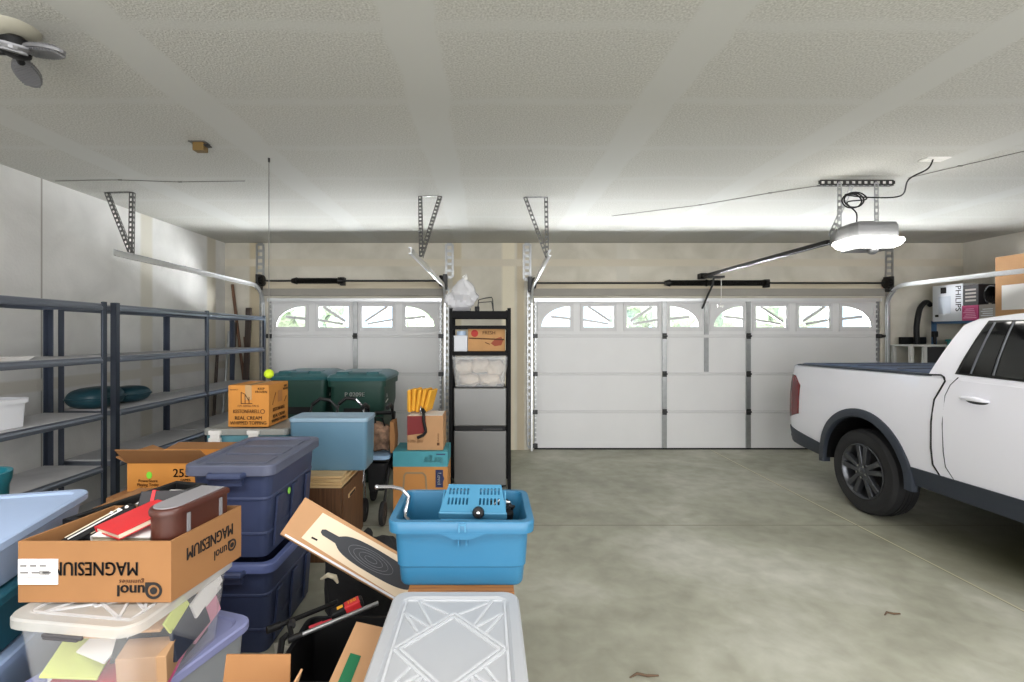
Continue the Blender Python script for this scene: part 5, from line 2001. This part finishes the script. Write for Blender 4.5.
# --- black rack with small fridge
m_inox = mat('brushed_steel', (118, 118, 116), .42, .7, var=.03, scale=2)
RX0, RX1, RY0, RY1 = -.392, .247, 5.0, 5.46
t = thing('storage_rack', 'tall black steel rack standing around the small fridge', 'shelf', (-.07, 5.23, 0))
for x in (RX0 + .018, RX1 - .018):
    for y in (RY0 + .018, RY1 - .018):
        obj('post', B().box(x - .018, x + .018, y - .018, y + .018, 0, 1.886), m_rack, t, bevel=.002)
for z, hgt in ((1.85, .065), (1.70, .03), (1.43, .035)):
    b = B()
    b.box(RX0 + .036, RX1 - .036, RY0 + .004, RY0 + .02, z - hgt, z + .006)
    b.box(RX0 + .036, RX1 - .036, RY1 - .02, RY1 - .004, z - hgt, z + .006)
    for x in (RX0 + .006, RX1 - .022):
        b.box(x, x + .016, RY0 + .036, RY1 - .036, z - hgt, z + .006)
    obj('shelf_frame', b, m_rack, t)
    if z != 1.70:
        b = B()
        for k in range(14):
            y = RY0 + .03 + k * (RY1 - RY0 - .06) / 13
            b.box(RX0 + .02, RX1 - .02, y - .009, y + .009, z - .006, z + .004)
        obj('shelf_slats', b, m_rack, t)

t = thing('small_fridge', 'stainless two door small fridge standing inside the black rack', 'fridge', (-.07, 5.25, 0))
fx0, fx1 = -.345, .200
obj('cabinet', B().box(fx0, fx1, 5.07, 5.42, .02, 1.065), m_rack, t, bevel=.008)
obj('freezer_door', B().box(fx0, fx1, 5.012, 5.068, .665, 1.06), m_inox, t, bevel=.010)
obj('fridge_door', B().box(fx0, fx1, 5.012, 5.068, .05, .615), m_inox, t, bevel=.010)
obj('handle_recess', B().box(fx0 + .01, fx1 - .01, 5.03, 5.07, .615, .665), m_black, t)
obj('handle', B().box(fx0 + .30, fx1 - .04, 5.018, 5.03, .622, .640), m_dark_steel, t, bevel=.003)
for x in (fx0 + .05, fx1 - .05):
    obj('foot', B().cyl((x, 5.12, 0), (x, 5.12, .02), .02, n=12), m_black, t)
    obj('foot', B().cyl((x, 5.38, 0), (x, 5.38, .02), .02, n=12), m_black, t)

# clear bin of cloths on the fridge
m_cream = mat('cream_cloth', (212, 198, 180), .9, var=.08, scale=10, bump=.5, bscale=18)
t = thing('clear_bin', 'clear plastic bin of cream cloths standing on the small fridge', 'bin', (-.075, 5.16, 1.066))
obj('body', B().tote((-.075, 5.165), .60, .32, 1.066, 1.385, .045, .04, .004, .012, .03), clear_plastic('milky_plastic', (226, 228, 230), .22, .25), t, smooth=True)
t = bpy.data.objects['clear_bin']
names = ['upper left', 'upper middle', 'upper right', 'lower left', 'lower right']
cl = [(-.24, 1.27, .09, .075), (-.07, 1.285, .10, .075), (.09, 1.26, .09, .085), (-.19, 1.135, .11, .062), (.03, 1.135, .12, .062)]
for k, (x, z, a, h) in enumerate(cl):
    def fn(v, k=k):
        n = 1 + .07 * math.sin(6 * v.x + 4 * v.z + k) + .05 * math.sin(8 * v.y - 5 * v.z + 2 * k)
        return Vector((math.copysign(abs(v.x) ** .75, v.x), math.copysign(abs(v.y) ** .75, v.y), math.copysign(abs(v.z) ** .75, v.z))) * n
    o = obj('folded_cloth', B().sph((x, 5.16, z), (a, .11, h), 26, 16, fn), m_cream, smooth=True)
    tag(o, 'cream bundled cloth in the clear bin on the fridge, %s' % names[k], 'cloth', 'cloths in the clear bin')

# things on the rack's shelves
m_fruit = mat('fruit_carton', (188, 142, 92), .8, var=.05)
t = carton('fruit_carton', -.20, .19, 5.10, 5.40, 1.437, 1.68, m_fruit, 'brown fruit carton with red print on the rack shelf', tape=False)
b = B().prism([(.038 * math.cos(2 * PI * k / 20), .038 * math.sin(2 * PI * k / 20)) for k in range(20)], (-.13, 5.0985, 1.625), (1, 0, 0), (0, 0, 1), (0, -.001, 0))
obj('printed_dot', b, mat('red_print', (176, 50, 40), .7), t)
b = B().prism([(.0, .0), (.05, .05), (.11, .07), (.13, .03), (.11, -.02), (.04, -.03)], (.04, 5.0985, 1.52), (1, 0, 0), (0, 0, 1), (0, -.001, 0))
obj('printed_fruit', b, mat('rust_print', (150, 70, 44), .7), t)
b = B()
b.bar((-.19, 5.098, 1.575), (.18, 5.098, 1.56), .002, .014, (0, 0, 1))
b.bar((-.02, 5.098, 1.53), (.03, 5.098, 1.51), .002, .008, (0, 0, 1))
obj('printed_outline', b, m_brownink, t)
text(t, 'FRESH', .05, (.02, 5.0985, 1.63), (1, 0, 0), (0, 0, 1), m_brownink, bold=.01)
t = carton('white_carton', -.345, -.205, 5.06, 5.36, 1.437, 1.60, m_white_card, 'white box left of the fruit carton on the rack shelf', tape=False)
obj('lid_flap', B().box(-.347, -.203, 5.058, 5.362, 1.585, 1.602), m_white_card, t)
t = thing('tape_roll', 'pale blue tape roll lying on the white box in the rack', 'tape', (-.27, 5.15, 1.604))
obj('roll', B().lathe([(.03, 0), (.05, 0), (.05, .045), (.03, .045), (.03, 0)], (-.27, 5.15, 1.604), n=28, caps=False), mat('pale_blue_tape', (176, 196, 220), .4), t, smooth=True)
obj('core', B().lathe([(.027, 0), (.03, 0), (.03, .045), (.027, .045), (.027, 0)], (-.27, 5.15, 1.604), n=28, caps=False), m_cardA, t, smooth=True)
# plastic bag on top
t = thing('plastic_bag', 'crumpled white plastic bag on top of the black rack', 'bag', (-.27, 5.2, 1.857))
random.seed(3)
ph = [random.uniform(0, 6) for _ in range(8)]
def bag(v):
    n = 1 + .12 * math.sin(5 * v.x + 3 * v.z + ph[0]) + .10 * math.sin(7 * v.z - 4 * v.y + ph[1]) + .06 * math.sin(13 * v.x + 9 * v.z + ph[2])
    k = 1 - .62 * max(0, v.z) ** 1.3
    return Vector((v.x * n * k + .12 * v.z, v.y * n * k, v.z * (1 + .05 * n)))
obj('body', B().sph((-.265, 5.2, 2.03), (.165, .13, .185), 30, 22, bag), clear_plastic('bag_film', (232, 232, 236), .72, .2), t, smooth=True, angle=25)
obj('contents', B().sph((-.275, 5.2, 1.965), (.10, .08, .10), 18, 12, bag), mat('bag_contents', (150, 150, 156), .6, var=.3, scale=20), t)
obj('knot', B().tube([(-.245, 5.2, 2.17), (-.225, 5.2, 2.22), (-.24, 5.19, 2.245)], [.03, .018, .030], 8), m_paper, t)
t = thing('wire_stand', 'small bent wire stand on top of the black rack', 'stand', (-.03, 5.2, 1.857))
b = B().tube([(-.10, 5.12, 1.858), (-.09, 5.14, 1.98), (-.02, 5.16, 2.0), (.05, 5.18, 2.01), (.06, 5.2, 1.99), (.07, 5.22, 1.858)], .006, 8)
obj('frame', b, m_dark_steel, t, smooth=True)
obj('frame', B().tube([(-.10, 5.28, 1.858), (-.09, 5.27, 1.96), (.05, 5.26, 1.97), (.07, 5.25, 1.858)], .006, 8), m_dark_steel, t, smooth=True)
obj('clip', B().cbox((-.105, 5.14, 1.885), (.05, .04, .05)), m_black, t, bevel=.006)

# --- green wheeled carts
m_green = mat('green_cart_plastic', (22, 62, 52), .5, var=.06, scale=5, bump=.08, bscale=80)
m_glid = mat('cart_lid', (44, 92, 96), .35, var=.05)
def cart(cx, yf, label, first):
    w, d, h = .60, .78, 1.12
    t = thing('waste_cart', label, 'waste cart', (cx, yf + d / 2, 0), group='green wheeled waste carts')
    b = B()
    rings = [[(x, y, z) for x, y in rrect(ww, dd, .06)] for z, ww, dd in ((.02, w - .14, d - .24), (.55, w - .06, d - .14), (.78, w - .05, d - .10), (.86, w - .02, d - .06), (h - .06, w - .02, d - .06), (h - .06, w + .02, d), (h, w + .02, d), (h, w - .05, d - .08), (.06, w - .2, d - .3))]
    obj('body', b.loft(rings), m_green, t, smooth=True, local=True, angle=35)
    b = B()
    rings = []
    for k, (z, ww, dd) in enumerate(((h + .002, w + .03, d + .01), (h + .035, w + .04, d + .02), (h + .06, w, d - .03), (h + .085, w - .12, d - .16), (h + .088, w - .30, d - .34))):
        rings.append([(x, y, z) for x, y in rrect(ww, dd, .06)])
    lp = obj('lid', b.loft(rings), m_glid, t, smooth=True, local=True, angle=30)
    for x in (-.16, .16):
        b = B()
        b.loft([[(x + px, py - d / 2 + .14, z) for px, py in rrect(.16 - k, .22 - k, .03)] for z, k in ((h + .055, 0), (h + .095, .03))])
        obj('lid_moulding', b, m_glid, lp, local=True)
    obj('handle', B().tube([(-.24, d / 2 - .02, h - .02), (-.24, d / 2 + .06, h + .02), (.24, d / 2 + .06, h + .02), (.24, d / 2 - .02, h - .02)], .016, 10), m_green, t, smooth=True, local=True)
    for x in (-w / 2 + .02, w / 2 - .02):
        wh = obj('wheel', B().lathe([(.03, -.03), (.13, -.03), (.14, -.02), (.14, .02), (.13, .03), (.03, .03)], (x, d / 2 - .10, .14), (1, 0, 0), n=28), m_rubber, t, smooth=True, local=True)
    obj('axle', B().cyl((-w / 2, d / 2 - .1, .14), (w / 2, d / 2 - .1, .14), .012, n=8), m_dark_steel, t, local=True)
    yy = -d / 2 + .03
    if first:
        text(t, 'P 0209E', .065, (-.02, yy - .003, h - .145), (1, 0, 0), (0, 0, 1), m_paper, bold=.02, local=True)
    b = B().box(-.14, .14, yy + .008, yy + .03, h - .37, h - .24)
    obj('recess', b, m_black, t, local=True)
    # small emblem on the right side
    text(t, 'A', .06, (w / 2 - .006, -.22, h - .17), (0, 1, 0), (0, 0, 1), m_paper, name='emblem', bold=.02, local=True)
    obj('emblem', B().bar((w / 2 - .006, -.28, h - .235), (w / 2 - .006, -.16, h - .215), .003, .014), m_paper, t, local=True)


cart(-1.385, 5.12, 'dark green wheeled cart with white number, right of the two', True)
cart(-2.04, 5.22, 'dark green wheeled cart behind the cream carton, left of the two', False)

# ================================================================== FOREGROUND MIDDLE
# --- small wooden table
m_oak = wood_mat('oak_veneer', (128, 82, 40), (164, 110, 58), .45, 0, 5)
t = thing('side_table', 'small wooden table under the bright blue tub', 'table', (-.13, 1.93, 0))
obj('tabletop', B().box(-.285, .098, 1.735, 2.14, .664, .688), m_oak, t, bevel=.003)
b = B()
b.box(-.27, .083, 1.75, 1.765, .59, .664); b.box(-.27, .083, 2.105, 2.12, .59, .664); b.box(-.27, -.255, 1.765, 2.105, .59, .664); b.box(.068, .083, 1.765, 2.105, .59, .664)
obj('apron', b, m_oak, t)
for x in (-.262, .075):
    for y in (1.758, 2.112):
        obj('leg', B().box(x - .02, x + .02, y - .02, y + .02, 0, .59), m_oak, t, bevel=.002)

# --- bright blue tub
m_tub = mat('bright_blue_plastic', (44, 106, 140), .38, var=.02, scale=3)
m_tubd = mat('blue_basket', (70, 130, 162), .4)
t = thing('cleaning_tub', 'bright blue rectangular tub standing on the small wooden table', 'tub', (-.092, 1.925, .689))
tw, td, z0, z1 = .515, .355, .689, .936
cx, cy = -.094, 1.925
def tr_(inset, z, r):
    return [(cx + x, cy + y, z) for x, y in rrect(tw - 2 * inset, td - 2 * inset, r)]
obj('body', B().loft([tr_(.036, z0, .03), tr_(.030, z0 + .010, .035), tr_(.025, z0 + .070, .035), tr_(.020, z0 + .075, .035), tr_(.012, z1 - .03, .035), tr_(.012, z1 - .004, .035), tr_(.018, z1 - .004, .03), tr_(.042, z0 + .006, .03)]), m_tub, t, smooth=True, angle=35)
b = B().loft([tr_(.010, z1 - .042, .035), tr_(-.008, z1 - .042, .045), tr_(-.010, z1 - .006, .045), tr_(-.006, z1, .042), tr_(.016, z1, .03), tr_(.018, z1 - .012, .03)], False, False)
obj('rim', b, m_tub, t, smooth=True, angle=40)
b = B()
b.prism([(-.085, 0), (.085, 0), (.03, -.022), (-.03, -.022)], (cx + .005, cy - td / 2 - .0085, z1 - .040), (1, 0, 0), (0, 0, 1), (0, .022, 0))
for k in (-1, 1):
    b.box(cx + .005 + k * .014 - .003, cx + .005 + k * .014 + .003, cy - td / 2 - .004, cy - td / 2 + .02, z1 - .088, z1 - .06)
obj('rim_tab', b, m_tub, t)
b = B()
for k in (-1, 1):
    b.box(cx + .005 + k * .011 - .003, cx + .005 + k * .011 + .003, cy - td / 2 - .014, cy - td / 2 - .009, z1 - .034, z1 - .004)
b.box(cx - .006, cx + .016, cy - td / 2 - .013, cy - td / 2 - .009, z1 - .012, z1 - .006)
obj('catch', b, m_tubd, t)
# slotted basket inside
t = thing('slotted_basket', 'blue slotted wringer plate with black knob inside the tub', 'basket', (-.03, 1.94, .85))
R = Euler((.42, 0, -.04)).to_matrix()
c0 = Vector((-.052, 1.925, .955))
holes = []
for gx in (-1, 1):
    for row in (-1, 1):
        for k in range(6):
            xx = gx * .062 + (k - 2.5) * .0145
            yy = row * .028 + .012
            holes.append([(xx - .004, yy - .019), (xx + .004, yy - .019), (xx + .004, yy + .019), (xx - .004, yy + .019)])
ex, ey, ez = R @ Vector((1, 0, 0)), R @ Vector((0, 1, 0)), R @ Vector((0, 0, 1))
obj('grid', B().plate([(-.128, -.072), (.128, -.072), (.108, .080), (-.108, .080)], holes, c0, ex, ey, ez * .006), m_tubd, t)
b = B()
b.cbox(c0 + ey * -.074 + ez * -.010, (.262, .012, .030), R)
b.cbox(c0 + ey * -.084 + ez * -.034, (.25, .016, .02), R)
obj('front_lip', b, m_tubd, t, bevel=.004)
b = B()
for k in range(13):
    b.cbox(c0 + ey * -.092 + ez * -.045 + ex * (-.11 + .018 * k), (.008, .02, .018), R)
obj('teeth', b, m_tubd, t)
obj('side_wall', B().cbox(c0 + ex * .124 + ez * -.05, (.006, .12, .09), R), m_tubd, t)
obj('side_wall', B().cbox(c0 + ex * -.124 + ez * -.05, (.006, .12, .09), R), m_tubd, t)
b = B()
kc = c0 + ex * .022 + ey * -.078 + ez * .008
b.lathe([(.006, -.01), (.020, -.008), (.023, .004), (.018, .018), (.008, .022)], kc, (0, -1, .35), n=20)
kn = obj('knob', b, m_black, t, smooth=True)
obj('screw', B().lathe([(.001, .020), (.006, .022), (.006, .024), (.001, .025)], kc, (0, -1, .35), n=12), m_chrome, kn)
# chrome handle
t = thing('wringer_handle', 'bent chrome handle sticking up at the left end of the blue tub', 'handle', (-.28, 1.85, .80))
b = B().tube([P(377, 487, 1.97), P(392, 487, 1.95), P(402, 489, 1.93), P(409, 497, 1.91), P(406, 510, 1.89), P(405, 517, 1.87), P(412, 524, 1.83), P(416, 540, 1.83)], .0075, 10)
obj('rod', b, m_chrome, t, smooth=True)
obj('end_cap', B().sph(P(377, 487, 1.97), .010, 14, 10), m_chrome, t, smooth=True)
# black cable and camera-like gear
t = thing('cable_bundle', 'tangled black cable and gear at the right end of the tub', 'cable', (.06, 1.96, .80))
b = B()
random.seed(5)
pts = []
for k in range(60):
    a = k * .62
    pts.append((.055 + .040 * math.cos(a) + .012 * math.sin(a * 2.3), 1.975 + .055 * math.sin(a * .9), .84 + .045 * math.sin(a * 1.37) + .05 * math.sin(k * .12)))
obj('cable', b.tube(pts, .0065, 7), m_black, t, smooth=True)
obj('housing', B().cbox((.055, 1.97, .86), (.07, .10, .12), (.2, .1, .3)), m_black, t, bevel=.012)
obj('wire', B().tube([(.02, 1.93, .93), (.05, 1.92, .955), (.09, 1.94, .94), (.06, 1.98, .92)], .003, 6), m_paper, t, smooth=True)
obj('shade', B().loft([[(.055 + x, 1.99 + y, z) for x, y in rrect(.10 - k, .10 - k, .02)] for z, k in ((.735, .03), (.90, 0), (.925, .03))]), m_blackcloth, t)

# --- frosted tote in front
carton('cardboard_box', -.325, .105, 1.06, 1.70, 0, .380, m_cardA, 'brown carton under the frosted tote at the bottom of the picture')
clear_tote('storage_tote', (-.108, 1.41), .435, .62, .382, .700, 0, 'frosted tote with ribbed diamond lid in front of the blue tub', m_frost, m_frost, ribs=True, r=.04)

# --- black bin with rods, between the piles
t = thing('black_bin', 'open black bin full of rods between the totes', 'bin', (-.62, 1.93, 0))
obj('body', B().tote((-.585, 1.92), .37, .40, 0, .375, .03, .03, .006, .014, .03), m_black, t, smooth=True, angle=40)
def rod(p0, p1, r, m, label, cap=None, name='rod', cat='rod'):
    t = thing(name, label, cat, (p0 + p1) / 2, 0, 'rods across the black bin')
    obj('shaft', B().cyl(p0, p1, r, n=12), m, t, smooth=True)
    d = (p1 - p0).normalized()
    obj('end_cap', B().cyl(p0 - d * .004, p0 + d * .05, r * 1.5, n=12), cap or m_black, t, smooth=True)
    return t
rod(PZ(268, 630, .405), PZ(337, 602, .405), .010, m_black, 'black rod lying across the left rim of the black bin')
rod(PZ(289, 640, .40), PZ(378, 603, .44), .009, m_steel, 'grey metal rod lying across the black bin')
rod(PZ(310, 628, .395), PZ(352, 612, .41), .006, m_redc, 'thin red rod between the black and grey rods', m_redc)
t = thing('folding_tool', 'black hinged tool standing at the left end of the rods', 'tool', PZ(283, 645, .38))
b = B().tube([PZ(280, 655, .38), PZ(282, 640, .39), PZ(288, 634, .40)], [.012, .014, .01], 10)
b.tube([PZ(289, 622, .42), PZ(292, 638, .40)], .010, 8)
obj('body', b, m_black, t, smooth=True)
obj('hinge', B().cyl(PZ(292, 622, .42), PZ(292, 626, .42), .014, n=12), m_dark_steel, t)
c0, c1 = PZ(331, 616, .42), PZ(363, 600, .46)
dd = (c1 - c0).normalized()
t = thing('labelled_tube', 'black tube with red label and yellow mark across the black bin', 'tube', (c0 + c1) / 2, 0)
b = B().bar(c0, c1, .045, .035)
obj('body', b, m_black, t, bevel=.008)
obj('red_label', B().bar(c0 + (c1 - c0) * .42, c0 + (c1 - c0) * .92, .047, .037), m_redbook, t, bevel=.006)
obj('yellow_mark', B().bar(c0 + (c1 - c0) * .22, c0 + (c1 - c0) * .40, .020, .0375), m_yel, t)
p = c0 + (c1 - c0) * .67
sdv = dd.cross(Vector((0, 0, 1))).normalized()
text(t, '150', .026, p + sdv.cross(dd) * .0195, dd, sdv.cross(dd).cross(dd), m_yel, bold=.03)

# black rubbish bag in the shade behind
t = thing('rubbish_bag', 'black rubbish bag slumped between the navy totes and the cabinet', 'bag', (-.72, 2.72, 0))
obj('body', B().sph((-.70, 2.76, .22), (.20, .20, .21), 30, 20, bagfn), m_blackcloth, t, smooth=True)
obj('knot', B().tube([(-.70, 2.74, .43), (-.69, 2.73, .48), (-.66, 2.72, .50)], [.035, .018, .03], 8), m_blackcloth, t)
tag(obj('crumpled_paper', B().tube([P(321, 579, 2.60), P(328, 575, 2.58), P(335, 577, 2.57), P(338, 583, 2.57)], [.006, .012, .014, .006], 8), m_pages), 'small beige scrap lying on the black rubbish bag', 'paper')

carton('cardboard_box', -.44, -.27, 2.19, 2.44, 0, .25, m_cardA, 'small brown carton on the floor holding up the paddle printed flat carton')
# --- flat carton printed with a black paddle, leaning between bin and table
t = thing('flat_carton', 'flat brown carton printed with black paddle, leaning beside the table', 'box', (-.66, 2.27, .3))
A = P(280, 534, 2.20)
u = Vector((.836, .082, -.541)).normalized()
v = Vector((.084, .10, .12))
v = (v - u * v.dot(u)).normalized()
nrm = u.cross(v).normalized()
if nrm.y > 0:
    nrm = -nrm
L, Hh = .74, .185
b = B().loft([[A, A + u * L, A + u * L + v * Hh, A + v * Hh], [A - nrm * .05, A + u * L - nrm * .05, A + u * L + v * Hh - nrm * .05, A + v * Hh - nrm * .05]])
obj('carton', b, m_cardB, t, bevel=.004)
f = nrm * .001
pan = [(.09, .03), (L - .02, .012), (L - .02, Hh - .01), (.11, Hh - .02)]
obj('printed_panel', B().prism(pan, A + f * .2, u, v, f), mat('cream_print', (222, 204, 176), .75), t)
pd = []
pc = .45
for k in range(41):
    a = math.radians(155 - 310 * k / 40)
    pd.append((pc + .21 * math.copysign(abs(math.cos(a)) ** .75, math.cos(a)), Hh * .52 + .052 * math.copysign(abs(math.sin(a)) ** .7, math.sin(a))))
pd += [(.235, Hh * .52 - .016), (.165, Hh * .52 - .014), (.150, Hh * .52 - .006), (.150, Hh * .52 + .006), (.165, Hh * .52 + .014), (.235, Hh * .52 + .016)]
pp = obj('printed_paddle', B().prism(pd, A + f * 1.0, u, v, f), mat('slate_print', (52, 54, 58), .7), t)
b = B()
for q in (.22, .42, .62, .80):
    lp = []
    for k in range(28):
        a = 2 * PI * k / 28
        lp.append((A + f * 2.2) + u * (pc - .03 + .15 * q * math.cos(a)) + v * (Hh * .52 + .045 * q * math.sin(a)))
    b.tube(lp, .0009, 4, close=True)
obj('printed_contour', b, mat('light_line', (120, 122, 126), .7), pp)
for k in range(3):
    cc = A + f * 2.1 + u * (.10 + .028 * k + .30) + v * (Hh * .52)
obj('printed_mark', B().prism([(.128, .048), (.158, .050), (.158, .058), (.128, .056)], A + f * 1.0, u, v, f), m_ink, t)
# side band: grey printed edge along the lower side
obj('printed_edge', B().prism([(.02, .004), (L, .004), (L, .014), (.02, .012)], A + f * .5, u, v, f), m_white_card, t)

# --- open cartons at the bottom edge
t = thing('open_carton', 'open brown carton with green label beside the frosted tote', 'box', (-.46, 1.5, 0))
open_box(t, [(-.452, 1.36), (-.350, 1.36), (-.350, 1.70), (-.452, 1.70)], 0, .575, m_cardB)
fl = flap(t, (-.351, 1.36, .575), (-.351, 1.70, .575), (-.105, .0, .03), m_cardB)
b = B()
o0 = Vector((-.351, 1.36, .575))
fu = Vector((0, .30, 0)).normalized()
fv = Vector((-.105, 0, .03)).normalized()
fn_ = fu.cross(fv)
if fn_.z < 0:
    fn_ = -fn_
b.prism([(.03, .05), (.17, .05), (.17, .085), (.03, .085)], o0 + fn_ * .006, fu, fv, fn_ * .0012)
lb = obj('green_label', b, mat('green_label', (28, 104, 66), .6), fl)
t = thing('open_carton', 'open brown carton at the bottom edge with one raised flap', 'box', (-.65, 1.2, 0))
open_box(t, [(-.765, 1.00), (-.53, 1.00), (-.53, 1.30), (-.765, 1.30)], 0, .62, m_cardA)
flap(t, (-.53, 1.30, .62), (-.715, 1.30, .62), (0, .02, .118), m_cardA)
flap(t, (-.765, 1.30, .62), (-.765, 1.00, .62), (-.02, 0, .06), m_cardB)
flap(t, (-.53, 1.00, .62), (-.53, 1.30, .62), (.035, 0, .10), m_cardB)
flap(t, (-.765, 1.00, .62), (-.53, 1.00, .62), (0, -.1, -.05), m_cardB)
